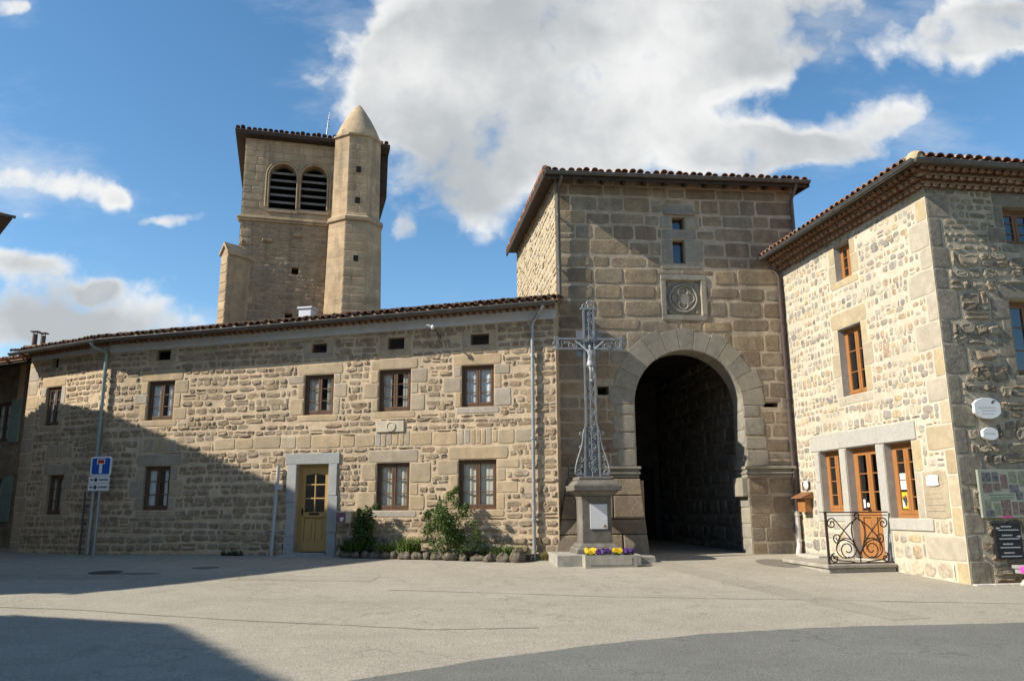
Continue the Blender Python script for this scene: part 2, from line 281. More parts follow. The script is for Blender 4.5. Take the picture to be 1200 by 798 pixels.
M['photo_a'] = plain_mat('printed_picture_warm', (.07, .035, .03), .5, .5, 22, col2=(.22, .17, .155))
M['photo_b'] = plain_mat('printed_picture_cool', (.04, .04, .05), .5, .5, 22, col2=(.18, .175, .185))
M['photo_c'] = plain_mat('printed_picture_green', (.09, .11, .065), .5, .5, 22, col2=(.24, .25, .19))
M['board'] = plain_mat('pale_green_board', (.24, .265, .205), .5, .25, 3, col2=(.30, .30, .26))
M['poster_yellow'] = plain_mat('yellow_poster', (.62, .42, .04), .5, .1)
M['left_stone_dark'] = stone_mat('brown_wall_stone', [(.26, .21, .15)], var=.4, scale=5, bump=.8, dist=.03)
M['plaster'] = stone_mat('old_ochre_render', [(.44, .36, .25)], var=.25, scale=2, bump=.4, dist=.02, stain=(.34, .28, .2), stain_scale=.5)
M['shutter'] = plain_mat('grey_green_shutter', (.20, .27, .23), .6, .15)
M['asphalt'] = asphalt_mat('pale_worn_asphalt', (.315, .282, .225), (.37, .335, .27), .34, 42)
M['road'] = asphalt_mat('grey_road_asphalt', (.155, .152, .138), (.18, .178, .162), .32, 46)
M['patch'] = asphalt_mat('tar_patch', (.17, .155, .13), (.20, .18, .15), .3, 60)
M['manhole'] = plain_mat('cast_iron_cover', (.05, .048, .045), .6, .3, 30, .5)
M['kerb'] = stone_mat('pale_kerb', [(.55, .52, .46)], var=.2, scale=9)

# ------------------------------------------------------------------ geometry helpers
class Fr:
    """upright frame: u to the right along the wall, v up, w out of the wall"""
    def __init__(s, o, deg):
        a = R(deg); s.o = np.array(o, float); s.u = np.array([math.cos(a), math.sin(a), 0.]); s.n = np.array([math.sin(a), -math.cos(a), 0.])
    def pt(s, u, v, w=0.): return s.o + s.u * u + s.n * w + np.array([0, 0, v])
W0 = Fr((0, 0, 0), 0)
class MB:
    def __init__(s): s.v = []; s.f = []; s.m = []; s.s = []
    def add(s, pts, faces, m=0, smooth=False):
        k = len(s.v); s.v.extend([tuple(p) for p in pts])
        for f in faces: s.f.append(tuple(k + i for i in f)); s.m.append(m); s.s.append(smooth)
    def quad(s, F, a, b, c, d, m=0): s.add([F.pt(*p) for p in (a, b, c, d)], [(0, 1, 2, 3)], m)
    def poly(s, F, pts, m=0): s.add([F.pt(*p) for p in pts], [tuple(range(len(pts)))], m)
    def box(s, F, u0, u1, v0, v1, w0, w1, m=0):
        P = [F.pt(u, v, w) for w in (w0, w1) for v in (v0, v1) for u in (u0, u1)]
        s.add(P, [(0, 2, 3, 1), (4, 5, 7, 6), (0, 1, 5, 4), (2, 6, 7, 3), (0, 4, 6, 2), (1, 3, 7, 5)], m)
    def prism(s, F, outline, w0, w1, m=0):            # outline in (u,v), counter-clockwise
        n = len(outline)
        s.add([F.pt(a, b, w0) for a, b in outline] + [F.pt(a, b, w1) for a, b in outline],
              [tuple(range(n - 1, -1, -1)), tuple(range(n, 2 * n))] + [(i, (i + 1) % n, n + (i + 1) % n, n + i) for i in range(n)], m)
    def hull8(s, P, m=0):                             # 8 corners: bottom four then top four
        s.add(P, [(3, 2, 1, 0), (4, 5, 6, 7), (0, 1, 5, 4), (1, 2, 6, 5), (2, 3, 7, 6), (3, 0, 4, 7)], m)
    def tube(s, pts, r, n=8, m=0, cap=True, smooth=True):
        pts = [np.array(p, float) for p in pts]; rs = r if isinstance(r, (list, tuple)) else [r] * len(pts)
        V = []; prev = None
        for i, p in enumerate(pts):
            t = pts[min(i + 1, len(pts) - 1)] - pts[max(i - 1, 0)]; t /= (np.linalg.norm(t) + 1e-9)
            if prev is None:
                a = np.array([0, 0, 1.]) if abs(t[2]) < .9 else np.array([1., 0, 0]); x = np.cross(t, a)
            else: x = prev - t * (prev @ t)
            x /= (np.linalg.norm(x) + 1e-9); prev = x; y = np.cross(t, x)
            V += [p + (x * math.cos(2 * math.pi * k / n) + y * math.sin(2 * math.pi * k / n)) * rs[i] for k in range(n)]
        Fc = [(i * n + k, i * n + (k + 1) % n, (i + 1) * n + (k + 1) % n, (i + 1) * n + k) for i in range(len(pts) - 1) for k in range(n)]
        s.add(V, Fc, m, smooth)
        if cap: s.add(V[:n], [tuple(range(n - 1, -1, -1))], m); s.add(V[-n:], [tuple(range(n))], m)
    def lathe(s, c, prof, n=16, m=0, smooth=True, a0=0., ax=None):
        ax = ax or (np.array([1., 0, 0]), np.array([0, 1., 0]), np.array([0, 0, 1.])); c = np.array(c, float)
        V = [c + (ax[0] * math.cos(a0 + 2 * math.pi * k / n) + ax[1] * math.sin(a0 + 2 * math.pi * k / n)) * r + ax[2] * h for r, h in prof for k in range(n)]
        s.add(V, [(i * n + k, i * n + (k + 1) % n, (i + 1) * n + (k + 1) % n, (i + 1) * n + k) for i in range(len(prof) - 1) for k in range(n)], m, smooth)
    def stone(s, F, u0, u1, v0, v1, relief, corner=.9, jit=.05, m=1, w=0., rough=.3):
        cu, cv, hu, hv = (u0 + u1) / 2, (v0 + v1) / 2, (u1 - u0) / 2, (v1 - v0) / 2
        rr = RNG.random; c = corner
        base = []
        for (sx, sy) in ((-1, -1), (1, -1), (1, 1), (-1, 1)):
            k = c * (1 - .10 * rr()) if c < .95 else c - .02 * rr()
            P = (sx * k, sy * k)
            if sx * sy > 0: A = [(sx, sy * .45), P, (sx * .45, sy)]
            else: A = [(sx * .45, sy), P, (sx, sy * .45)]
            base += A
        # order counter-clockwise starting bottom-left
        o = [base[i] for i in (0, 1, 2, 3, 4, 5, 6, 7, 8, 9, 10, 11)]
        ang = sorted(o, key=lambda q: math.atan2(q[1], q[0]))
        out = []
        mn = min(hu, hv)
        for (x, y) in ang: out.append((x * hu + (rr() - .5) * 2 * jit * mn, y * hv + (rr() - .5) * 2 * jit * mn))
        n = 12; V = []
        tu, tv = (rr() - .5) * rough, (rr() - .5) * rough      # tilt of the face
        e = min(.5, .012 / mn + (.10 if c < .95 else .03))
        rd = 1 if c < .93 else .25
        for (k, h, jj) in ((0., -.012, 0), (e * .4, .60, .1), (e + .05 * rd, .94, rough * .6), (e + .05 * rd + .012 / mn + .10 * rd, 1., rough)):
            for (x, y) in out:
                su = 1 - k * mn / hu; sv = 1 - k * mn / hv
                hh = h if h < 0 else relief * h * (1 + tu * x / hu + tv * y / hv + (rr() - .5) * jj)
                V.append(F.pt(cu + x * su, cv + y * sv, w + hh))
        Fc = [(i * n + k, i * n + (k + 1) % n, (i + 1) * n + (k + 1) % n, (i + 1) * n + k) for i in range(3) for k in range(n)] + [tuple(range(3 * n, 4 * n))]
        s.add(V, Fc, m, rough < .6)
    def wedge(s, F, pts, relief, m=1, w=0., inset=.02):        # dressed block with slightly rounded arris
        n = len(pts); cu = sum(p[0] for p in pts) / n; cv = sum(p[1] for p in pts) / n
        def ins(p, d):
            du, dv = cu - p[0], cv - p[1]; L = math.hypot(du, dv); return (p[0] + du / L * d, p[1] + dv / L * d)
        rg = [[(*p, w - .012) for p in pts], [(*ins(p, inset * .3), w + relief * .7) for p in pts], [(*ins(p, inset * 1.3), w + relief) for p in pts]]
        V = [F.pt(*q) for r in rg for q in r]
        s.add(V, [(i * n + k, i * n + (k + 1) % n, (i + 1) * n + (k + 1) % n, (i + 1) * n + k) for i in range(2) for k in range(n)] + [tuple(range(2 * n, 3 * n))], m, False)
    def build(s, name, mats, parent=None, bevel=0):
        me = bpy.data.meshes.new(name)
        off = np.array(parent_loc(parent)) if parent else (np.array(s.origin) if hasattr(s, 'origin') else np.zeros(3))
        V = np.array(s.v, float) - off
        me.from_pydata(V.tolist(), [], s.f)
        mats = mats if isinstance(mats, (list, tuple)) else [mats]
        for k in mats: me.materials.append(M[k])
        me.polygons.foreach_set('material_index', s.m); me.polygons.foreach_set('use_smooth', s.s); me.update()
        o = bpy.data.objects.new(name, me); COL.objects.link(o)
        if parent: o.parent = parent
        else: o.location = off
        LOC[o.name] = tuple(off)
        if bevel:
            b = o.modifiers.new('bevel', 'BEVEL'); b.width = bevel; b.segments = 2; b.limit_method = 'ANGLE'; b.angle_limit = R(40)
        return o
LOC = {}
def parent_loc(p): return LOC[p.name]
def tag(o, label, cat, group=None, kind=None):
    o['label'] = label; o['category'] = cat
    if group: o['group'] = group
    return o
def thing(name, label, cat, loc, group=None):
    o = bpy.data.objects.new(name, None); COL.objects.link(o); o.location = tuple(loc); o.empty_display_size = .2
    LOC[o.name] = tuple(float(k) for k in loc)
    return tag(o, label, cat, group)
def structure(o): o['kind'] = 'structure'; return o

def ground_z(x, y):
    t = min(max((y - 5) / 14, 0), 1.05); return .4 * t ** 1.7

def clip_poly(poly, hp):                              # half plane a*u+b*v<=c
    a, b, c = hp; out = []
    for i in range(len(poly)):
        p, q = poly[i], poly[(i + 1) % len(poly)]; dp, dq = a * p[0] + b * p[1] - c, a * q[0] + b * q[1] - c
        if dp <= 1e-9: out.append(p)
        if dp * dq < -1e-12: t = dp / (dp - dq); out.append((p[0] + (q[0] - p[0]) * t, p[1] + (q[1] - p[1]) * t))
    return out
def sheet(mb, F, u0, u1, v0, v1, holes=(), top=None, m=0, reveal=.25, w=0., rm=None):
    """mortar sheet with real openings; top = (va, vb) sloping top edge at u0 and u1"""
    us = sorted({u0, u1, *[h[0] for h in holes], *[h[1] for h in holes]}); vm = max(v1, *(top or (v1,)))
    vs = sorted({v0, vm, *[h[2] for h in holes], *[h[3] for h in holes]})
    for i in range(len(us) - 1):
        for j in range(len(vs) - 1):
            a, b, c, d = us[i], us[i + 1], vs[j], vs[j + 1]
            if any(h[0] - 1e-6 <= a and b <= h[1] + 1e-6 and h[2] - 1e-6 <= c and d <= h[3] + 1e-6 for h in holes): continue
            P = [(a, c), (b, c), (b, d), (a, d)]
            if top:
                k = (top[1] - top[0]) / (u1 - u0); P = clip_poly(P, (-k, 1, top[0] - k * u0))
            if len(P) > 2: mb.poly(F, [(p[0], p[1], w) for p in P], m)
    rm = m if rm is None else rm
    for h in holes:
        a, b, c, d = h[:4]; r = w - (h[4] if len(h) > 4 else reveal)
        for q in (((a, c, w), (b, c, w), (b, c, r), (a, c, r)), ((a, d, r), (b, d, r), (b, d, w), (a, d, w)), ((a, c, r), (a, d, r), (a, d, w), (a, c, w)), ((b, c, w), (b, d, w), (b, d, r), (b, c, r))): mb.quad(F, *q, m=rm)
def rubble(mb, F, u0, u1, v0, v1, excl=(), hr=(.09, .17), wr=(.14, .42), gap=.022, relief=(.02, .05), corner=.86, jit=.08, m=1, ulim=None, split=.12, wav=.02, top=None, w=0., rough=.35, skip=0., vj=0.):
    v = v0
    rr = RNG.uniform
    while v < v1 - hr[0] * .6:
        h = rr(*hr)
        if v + h > v1 - hr[0] * .4: h = v1 - v
        a, b = (ulim(v), ulim(v + h)) if ulim else ((u0, u1), (u0, u1))
        iv = [(max(a[0], b[0]), min(a[1], b[1]))]
        ex = [q for q in [(e if not callable(e) else e(v, v + h)) for e in excl] if q[3] > v - .08 and q[2] < v + h + .08]
        ph = rr(0, 6); ph2 = rr(.5, 1.1)
        for (p, q) in iv:
            x = p
            while x < q - .02:
                wd = rr(*wr) * rr(.75, 1.25)
                if q - x - wd < wr[0] * .8: wd = q - x
                if wd > wr[1] * 1.6: wd = wd / 2
                dv = wav * math.sin(x * ph2 + ph) + rr(-vj, vj) * h
                hi = h * rr(.90, 1.05); lo = rr(-.05, .05) * h
                cells = [(x, x + wd, v + lo + dv, v + hi + dv)]
                if rr(0, 1) < split and wd > wr[0] * 1.3: mid = v + h * rr(.4, .6) + dv; cells = [(x, x + wd, v + dv, mid), (x, x + wd, mid, v + h + dv)]
                for (c0, c1, d0, d1) in cells:
                    if rr(0, 1) < skip: continue
                    gg = gap * rr(.6, 1.5)
                    if top and d1 > top(x): d1 = top(x)
                    for (e0, e1, f0, f1) in ex:
                        if e1 <= c0 or e0 >= c1 or f1 <= d0 or f0 >= d1: continue
                        c0, c1, d0, d1 = max(((c0, e0, d0, d1), (e1, c1, d0, d1), (c0, c1, d0, f0), (c0, c1, f1, d1)), key=lambda k: max(0, k[1] - k[0]) * max(0, k[3] - k[2]) if k[1] > k[0] and k[3] > k[2] else -1)
                        if c1 - c0 < .04 or d1 - d0 < .03: break
                    if c1 - c0 < .05 or d1 - d0 < .04: continue
                    if c1 - c0 - gg > .02 and d1 - d0 - gg > .015:
                        mb.stone(F, c0 + gg / 2, c1 - gg / 2, d0 + gg / 2, d1 - gg / 2, rr(*relief), corner, jit, m, w, rough)
                x += wd
        v += h
def blocks(mb, F, rects, relief=.010, m=2, w=0., corner=.975, gap=.012, jit=.04):
    for (a, b, c, d) in rects: mb.stone(F, a + gap / 2, b - gap / 2, c + gap / 2, d - gap / 2, relief * RNG.uniform(.7, 1.3), corner, jit, m, w, .12)
def surround(u0, u1, v0, v1, lin=.26, sill=.16, jw=(.20, .42), ext=.16, rows=4, sillb=True):
    """stone lintel, jamb blocks and sill round an opening: list of rects"""
    out = [(u0 - ext - RNG.uniform(0, .1), u1 + ext + RNG.uniform(0, .1), v1, v1 + lin)]
    for sgn in (0, 1):
        v = v0; k = RNG.randint(0, 1)
        while v < v1 - .05:
            h = RNG.uniform(.24, .46)
            if v1 - v - h < .2: h = v1 - v
            wd = jw[k % 2] * RNG.uniform(.8, 1.15); k += 1
            out.append((u0 - wd, u0, v, v + h) if sgn == 0 else (u1, u1 + wd, v, v + h)); v += h
    if sillb: out.append((u0 - ext * .8, u1 + ext * .9, v0 - sill, v0))
    return out
def tiles(mb, P0, eu, es, width, length, sp=.2, tl=.36, m=0, taper=.82, r=.088, jit=2.6):
    eu = np.array(eu, float); eu /= np.linalg.norm(eu); es = np.array(es, float); es /= np.linalg.norm(es); n = np.cross(eu, es)
    if n[2] < 0: n = -n
    P0 = np.array(P0, float)
    a, b = P0 - n * .03, P0 + eu * width - n * .03
    mb.add([a, b, b + es * length, a + es * length, a - n * .03, b - n * .03, b + es * length - n * .03, a + es * length - n * .03], [(0, 1, 2, 3), (7, 6, 5, 4), (0, 4, 5, 1), (1, 5, 6, 2), (3, 2, 6, 7), (0, 3, 7, 4)], m)
    nc = max(1, int(width / sp)); nr = max(1, int(round(length / tl))); tl = length / nr; sp = width / nc
    for i in range(nc):
        for j in range(nr):
            c = P0 + eu * ((i + .5) * sp + RNG.uniform(-.008, .008) * jit) + es * (j * tl + RNG.uniform(-.02, .02) * jit - (.05 if j == 0 else .03)); dz = RNG.uniform(0, .012) * jit
            V = []
            for (s_, rad, up) in ((0, r, .035), (0, r - .018, .035), (tl + .05, r * taper, .012)):
                for k in range(7):
                    an = math.pi * k / 6
                    V.append(c + es * s_ + eu * (-math.cos(an) * rad) + n * (math.sin(an) * rad * .86 + up + dz - .03))
            mb.add(V, [(k, k + 1, 8 + k, 7 + k) for k in range(6)] , m, False)
            mb.add(V[:7] + V[14:], [(k, k + 7, k + 8, k + 1) for k in range(6)], m, True)
def genoise(mb, F, u0, u1, vb0, vb1, rows, r=.085, sp=.185, step=.13, h=.13, mt=0, mf=1, w0=0., e0=0, e1=0):
    """rows of half-round tile ends bedded in mortar, each row stepping further out; bottom edge runs vb0..vb1"""
    k = (vb1 - vb0) / (u1 - u0); U0, U1 = u0, u1
    for j in range(rows):
        wo = w0 + step * (j + 1); a = j * h; u0, u1 = U0 - e0 * (wo - .035), U1 + e1 * (wo - .035); L = u1 - u0
        P = [F.pt(u0, vb0 + a + .075, w0 - .05), F.pt(u1, vb1 + a + .075, w0 - .05), F.pt(u1, vb1 + a + .075, wo - .035), F.pt(u0, vb0 + a + .075, wo - .035)]
        Q = [p + np.array([0, 0, h - .075 + .02]) for p in P]
        mb.hull8([P[0], P[3], P[2], P[1], Q[0], Q[3], Q[2], Q[1]], mf)
        n = int(L / sp); s_ = L / n
        for i in range(n):
            cu = u0 + (i + (.5 if j % 2 == 0 else 1.0)) * s_
            if cu + r > u1: continue
            vb = vb0 + k * (cu - u0) + a + RNG.uniform(-.006, .006); ww = wo + RNG.uniform(-.012, .012); V = []
            for (rad, wz) in ((r, ww), (r - .02, ww), (r - .02, w0 - .02), (r, w0 - .02)):
                for q in range(7):
                    an = math.pi * q / 6; V.append(F.pt(cu - math.cos(an) * rad, vb + math.sin(an) * rad, wz))
            fc = [(q, q + 1, 8 + q, 7 + q) for q in range(6)] + [(7 + q, 8 + q, 15 + q, 14 + q) for q in range(6)] + [(q + 1, q, 21 + q, 22 + q) for q in range(6)]
            mb.add(V, fc, mt, False)
            mb.add([F.pt(cu - math.cos(math.pi * q / 6) * (r - .019), vb + math.sin(math.pi * q / 6) * (r - .019), ww - .022) for q in range(7)], [(6, 5, 4, 3, 2, 1, 0)], mf, False)
def gutter(mb, A, B, r=.075, m=0, out=None):
    A, B = np.array(A, float), np.array(B, float); t = (B - A) / np.linalg.norm(B - A); up = np.array([0, 0, 1.]); x = np.cross(t, up); x /= np.linalg.norm(x); V = []
    for (rad) in (r, r - .012):
        for P in (A, B):
            for k in range(9):
                an = math.pi + math.pi * k / 8; V.append(P + x * math.cos(an) * rad + up * math.sin(an) * rad)
    fc = [(k, k + 1, 10 + k, 9 + k) for k in range(8)] + [(18 + k, 27 + k, 28 + k, 19 + k) for k in range(8)] + [(0, 9, 27, 18), (8, 26, 35, 17), tuple(range(0, 9)), tuple(range(17, 8, -1))]
    mb.add(V, fc, m, False)
    mb.tube([A + x * (r if 1 else 0), B + x * r], .012, 6, m); mb.tube([A - x * r, B - x * r], .012, 6, m)
CUR = random.Random(5)
def casement(F, u0, u1, v0, v1, w, root, wood='wood_brown', cols=2, rows=3, fr=.05, st=.05, bar=.022, name='window', curtain=True, open_=False, label=None):
    """wooden window: outer frame, sashes with glazing bars; panes and curtain are its sub-parts"""
    mb = MB(); t = .055
    mb.box(F, u0, u0 + fr, v0, v1, w - t, w); mb.box(F, u1 - fr, u1, v0, v1, w - t, w)
    mb.box(F, u0 + fr, u1 - fr, v1 - fr, v1, w - t, w - .002); mb.box(F, u0 + fr, u1 - fr, v0, v0 + fr * 1.2, w - t, w - .002)
    a, b, c, d = u0 + fr, u1 - fr, v0 + fr * 1.2, v1 - fr; sw = (b - a) / cols
    for i in range(cols):
        p, q = a + i * sw + .004, a + (i + 1) * sw - .004; z0, z1 = w - .045, w + .006
        mb.box(F, p, p + st, c + .004, d - .004, z0, z1); mb.box(F, q - st, q, c + .004, d - .004, z0, z1)
        mb.box(F, p + st, q - st, d - st - .004, d - .004, z0, z1 - .002); mb.box(F, p + st, q - st, c + .004, c + st + .012, z0, z1 - .002)
        for k in range(1, rows):
            vv = c + (d - c) * k / rows; mb.box(F, p + st, q - st, vv - bar / 2, vv + bar / 2, z0 + .012, z1 - .008)
    o = mb.build(name, wood, root, bevel=.004)
    LOC[o.name] = parent_loc(root)
    if label: o['label'] = label
    g = MB(); g.quad(F, (a, c, w - .022), (b, c, w - .022), (b, d, w - .022), (a, d, w - .022)); sub(g, 'pane', 'glass', o)
    if curtain:
        kind = CUR.choice(('full', 'cafe', 'full', 'split', 'full')); cb = MB(); H = d - c  # full-height curtains also stand in for sky reflected in the upper panes
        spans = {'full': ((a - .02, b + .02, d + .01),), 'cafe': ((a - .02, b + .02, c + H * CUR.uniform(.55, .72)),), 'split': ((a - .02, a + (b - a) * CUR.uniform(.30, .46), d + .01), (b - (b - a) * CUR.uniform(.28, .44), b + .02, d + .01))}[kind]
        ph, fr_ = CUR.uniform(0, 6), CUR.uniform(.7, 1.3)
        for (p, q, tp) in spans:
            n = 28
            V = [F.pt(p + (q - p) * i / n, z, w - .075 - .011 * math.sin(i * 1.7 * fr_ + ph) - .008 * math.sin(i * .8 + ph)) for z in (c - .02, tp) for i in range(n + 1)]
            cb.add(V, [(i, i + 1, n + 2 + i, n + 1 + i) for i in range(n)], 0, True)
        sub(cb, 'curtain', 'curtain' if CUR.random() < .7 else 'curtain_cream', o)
    return o
def sub(mb, name, mats, part, bevel=0):
    """sub-part: verts relative to the thing's root, the part itself sits on the root"""
    o = mb.build(name, mats, part, bevel); return o
def pipe(F, pts, r, mat, root, name='drainpipe', clips=()):
    mb = MB(); mb.tube([F.pt(*p) for p in pts], r, 10)
    for (u, v, w) in clips: mb.lathe(F.pt(u, v, w), [(r + .001, -.03), (r + .014, -.028), (r + .014, .028), (r + .001, .03)], 10, 0, False); mb.box(F, u - .012, u + .012, v - .015, v + .015, 0, w)
    return mb.build(name, mat, root)
# ------------------------------------------------------------------ ground and road
def terrain():
    mb = MB()
    xs = [-900, -300, -120, -60, -40] + [i * 1.0 for i in range(-30, 31)] + [40, 60, 120, 300, 900]
    ys = [-900, -300, -100, -40, -20] + [i * .75 for i in range(-14, 48)] + [45, 60, 100, 300, 1200]
    nx = len(xs); V = []
    for y in ys:
        for x in xs:
            z = ground_z(x, y) + .012 * math.sin(x * .7 + 1) * math.sin(y * .6)
            V.append((x, y, z))
    mb.add(V, [(j * nx + i, j * nx + i + 1, (j + 1) * nx + i + 1, (j + 1) * nx + i) for j in range(len(ys) - 1) for i in range(nx - 1)], 0, True)
    structure(mb.build('ground', 'asphalt'))
terrain()
def gz(x, y): return ground_z(x, y) + .012 * math.sin(x * .7 + 1) * math.sin(y * .6)
def strip_on_ground(name, edge_far, edge_near, mat, dz=.004):
    """sheet laid just above the ground between two polylines of equal length"""
    mb = MB(); n = len(edge_far); K = 16; V = []
    for i in range(n):
        a, b = np.array(edge_far[i]), np.array(edge_near[i])
        for k in range(K + 1):
            p = a + (b - a) * k / K; V.append((p[0], p[1], gz(p[0], p[1]) + dz))
    mb.add(V, [(i * (K + 1) + k, i * (K + 1) + k + 1, (i + 1) * (K + 1) + k + 1, (i + 1) * (K + 1) + k) for i in range(n - 1) for k in range(K)], 0, True)
    return mb.build(name, mat)
def road():
    pts = [(-40, -6), (-14, .5), (-8, 3.6), (-4.5, 5.9), (-2.4, 7.3), (-1.53, 7.85), (-.38, 8.75), (.94, 9.55), (2.26, 10.12), (3.3, 10.38), (4.27, 10.56), (6.55, 10.75), (9, 10.75), (13, 10.3), (25, 8), (60, 2)]
    fine = []
    for i in range(len(pts) - 1):
        for k in range(6):
            t = k / 6; p = [pts[i][j] + (pts[i + 1][j] - pts[i][j]) * t for j in (0, 1)]
            fine.append((p[0] + RNG.uniform(-.02, .02), p[1] + RNG.uniform(-.025, .025)))
    o = strip_on_ground('road', fine, [(p[0] + 1.5, p[1] - 9.5) for p in fine], 'road', .006)
    structure(o)
road()

# ------------------------------------------------------------------ frames of the buildings (metres)
FL = Fr((1.0673, 19.0, 0), -13.15)                       # long stone house front
FL2 = Fr(FL.pt(-12.665, 0), -27.0)                       # its bent left end
FG = Fr((1.03134, 19.34815, 0), 5.9)                     # gate tower front
FA = Fr((7.05924, 19.97107, 0), 99.3 - 180)              # corner house, face towards the square
FB = Fr((7.96907, 14.41508, 0), 9.3)                     # corner house, shaded front
FT = Fr((-9.317, 32.0, 0), 15)                          # church tower front

# ------------------------------------------------------------------ long stone house
def long_house():
    root = thing('stone_house', 'long low tan rubble-stone house with a bent left end, brown windows and an ochre door', 'house', (*FL.pt(-6, 0)[:2], .4))
    F, F2 = FL, FL2
    up = [(-2.40, -1.56, 4.01, 5.05), (-4.60, -3.73, 3.97, 5.04), (-6.68, -5.84, 3.95, 5.0), (-11.37, -10.53, 3.96, 5.03)]
    lo = [(-2.47, -1.505, 1.54, 2.725), (-4.60, -3.72, 1.53, 2.69), (-11.26, -10.46, 1.575, 2.725)]
    vents = [(-2.174, -1.686, 5.56, 5.845, .18), (-4.39, -3.93, 5.56, 5.87, .18), (-6.52, -6.08, 5.58, 5.83, .18), (-11.21, -10.745, 5.61, 5.90, .18)]
    door = (-6.75, -5.87, .52, 2.69, .2)
    holes = [h + (.20,) for h in up + lo] + vents + [door]
    up2 = (-2.72, -2.02, 3.99, 5.12); lo2 = (-2.18, -1.50, 1.47, 2.56); v2 = (-2.62, -2.30, 5.68, 5.98, .18)
    lo2 = (-2.20, -1.50, 1.47, 2.56)
    holes2 = [up2 + (.20,), lo2 + (.20,), v2]
    mb = MB()
    sheet(mb, F, -12.665, 0, 0, 6.5, holes, (6.28, 6.56), 0, .2, 0, 2)
    sheet(mb, F2, -3.62, 0, 0, 6.5, holes2, (6.24, 6.28), 0, .2, 0, 2)
    # hidden walls close the volume
    mb.quad(F, (0, 0, 0), (0, 0, -8), (0, 7, -8), (0, 6.56, 0), 0)
    a, b = F.pt(-12.665, 0, -8), F2.pt(-3.62, 0, -8)
    mb.add([F.pt(0, 0, -8), a, a + np.array([0, 0, 7]), F.pt(0, 7, -8)], [(0, 1, 2, 3)]); mb.add([a, b, b + np.array([0, 0, 7]), a + np.array([0, 0, 7])], [(0, 1, 2, 3)])
    mb.quad(F2, (-3.62, 0, -8), (-3.62, 0, 0), (-3.62, 6.24, 0), (-3.62, 7, -8), 0)
    # dressed stones: surrounds, band course with relieving arches, quoins at the right end
    D = []
    for h in up: D += surround(*h, lin=.28, sill=.17)
    for h in lo: D += surround(*h, lin=.32, sill=.17, jw=(.22, .5), ext=.22)
    band = []
    u = -9.2; fans = [(-2.5, -1.5), (-4.65, -3.75), (-11.4, -10.4)]
    while u < -.75:
        f = [q for q in fans if q[0] - .1 <= u < q[1]]
        wd = RNG.uniform(.12, .17) if f else RNG.uniform(.38, .85)
        band.append((u, min(u + wd, -.6), 3.10 + RNG.uniform(-.02, .02), 3.42 + (RNG.uniform(.0, .08) if f else RNG.uniform(-.03, .03)))); u += wd
    u = -11.5
    while u < -10.4: wd = RNG.uniform(.13, .18); band.append((u, u + wd, 3.1, 3.45)); u += wd
    D += band
    D += [(-3.93 - .8, -3.82, 3.44, 3.74)] + [(v[0] - .22, v[0], v[2] - .02, v[3] + .05) for v in vents] + [(v[1], v[1] + .2, v[2] - .02, v[3] + .05) for v in vents] + [(v[0] - .2, v[1] + .2, v[2] - .16, v[2]) for v in vents]
    D += [(-1.5, -.95, 4.35, 4.75), (-1.47, -1.0, 2.25, 2.62), (-3.7, -3.05, 1.9, 2.38), (-5.5, -4.95, 1.85, 2.45), (-6.0, -5.3, 4.2, 4.6), (-10.5, -9.95, 4.35, 4.7), (-10.4, -9.95, 1.95, 2.5), (-11.95, -11.5, 4.35, 4.7)]
    dsur = [(-7.03, -6.75, 0, .9), (-7.0, -6.75, .9, 1.75), (-7.02, -6.75, 1.75, 2.69), (-5.87, -5.62, 0, 1.0), (-5.87, -5.6, 1.0, 1.9), (-5.87, -5.63, 1.9, 2.69), (-7.08, -5.58, 2.69, 2.97)]
    # keep the dressed blocks from overlapping each other
    keep = []
    for r in D:
        if all(r[1] <= k[0] + .02 or r[0] >= k[1] - .02 or r[3] <= k[2] + .02 or r[2] >= k[3] - .02 for k in keep) and all(r[1] <= h[0] + .01 or r[0] >= h[1] - .01 or r[3] <= h[2] + .01 or r[2] >= h[3] - .01 for h in holes): keep.append(r)
    EX = [(a - .02, b + .02, c, d) for (a, b, c, d) in keep] + [h[:4] for h in holes] + dsur
    blocks(mb, F, keep, .010, 2)
    top = lambda u: 6.5 + u * .0215 - .36
    rubble(mb, F, -12.65, -.02, .30, .95, EX, (.17, .27), (.2, .5), .04, (.015, .05), .86, .15, wav=.03, split=.04)
    rubble(mb, F, -12.65, -.02, .95, 6.2, EX, (.14, .195), (.13, .44), .034, (.006, .026), .89, .24, top=top, wav=.035, skip=.02, rough=.8, vj=.05, split=.04)
    D2 = surround(*up2, lin=.28) + surround(*lo2, lin=.32)
    D2 += [(-3.62, -3.62 + RNG.uniform(.35, .6), .3 + i * .42, .3 + i * .42 + .41) for i in range(14)]
    u = -2.4
    while u < -1.3: wd = RNG.uniform(.13, .18); D2.append((u, u + wd, 3.05, 3.42)); u += wd
    D2 = [r for i, r in enumerate(D2) if all(r[1] <= h[0] + .01 or r[0] >= h[1] - .01 or r[3] <= h[2] + .01 or r[2] >= h[3] - .01 for h in holes2)]
    blocks(mb, F2, D2, .010, 2)
    rubble(mb, F2, -3.6, -.02, .35, 5.95, [(a - .02, b + .02, c, d) for (a, b, c, d) in D2] + [h[:4] for h in holes2], (.14, .195), (.13, .42), .034, (.006, .026), .89, .24, wav=.035, skip=.02, rough=.8, vj=.05, split=.04)
    mb.build('wall', ['left_mortar', 'left_stone', 'left_dressed'], root)
    # white band under the cornice, cornice, gutter, roof
    mb = MB()
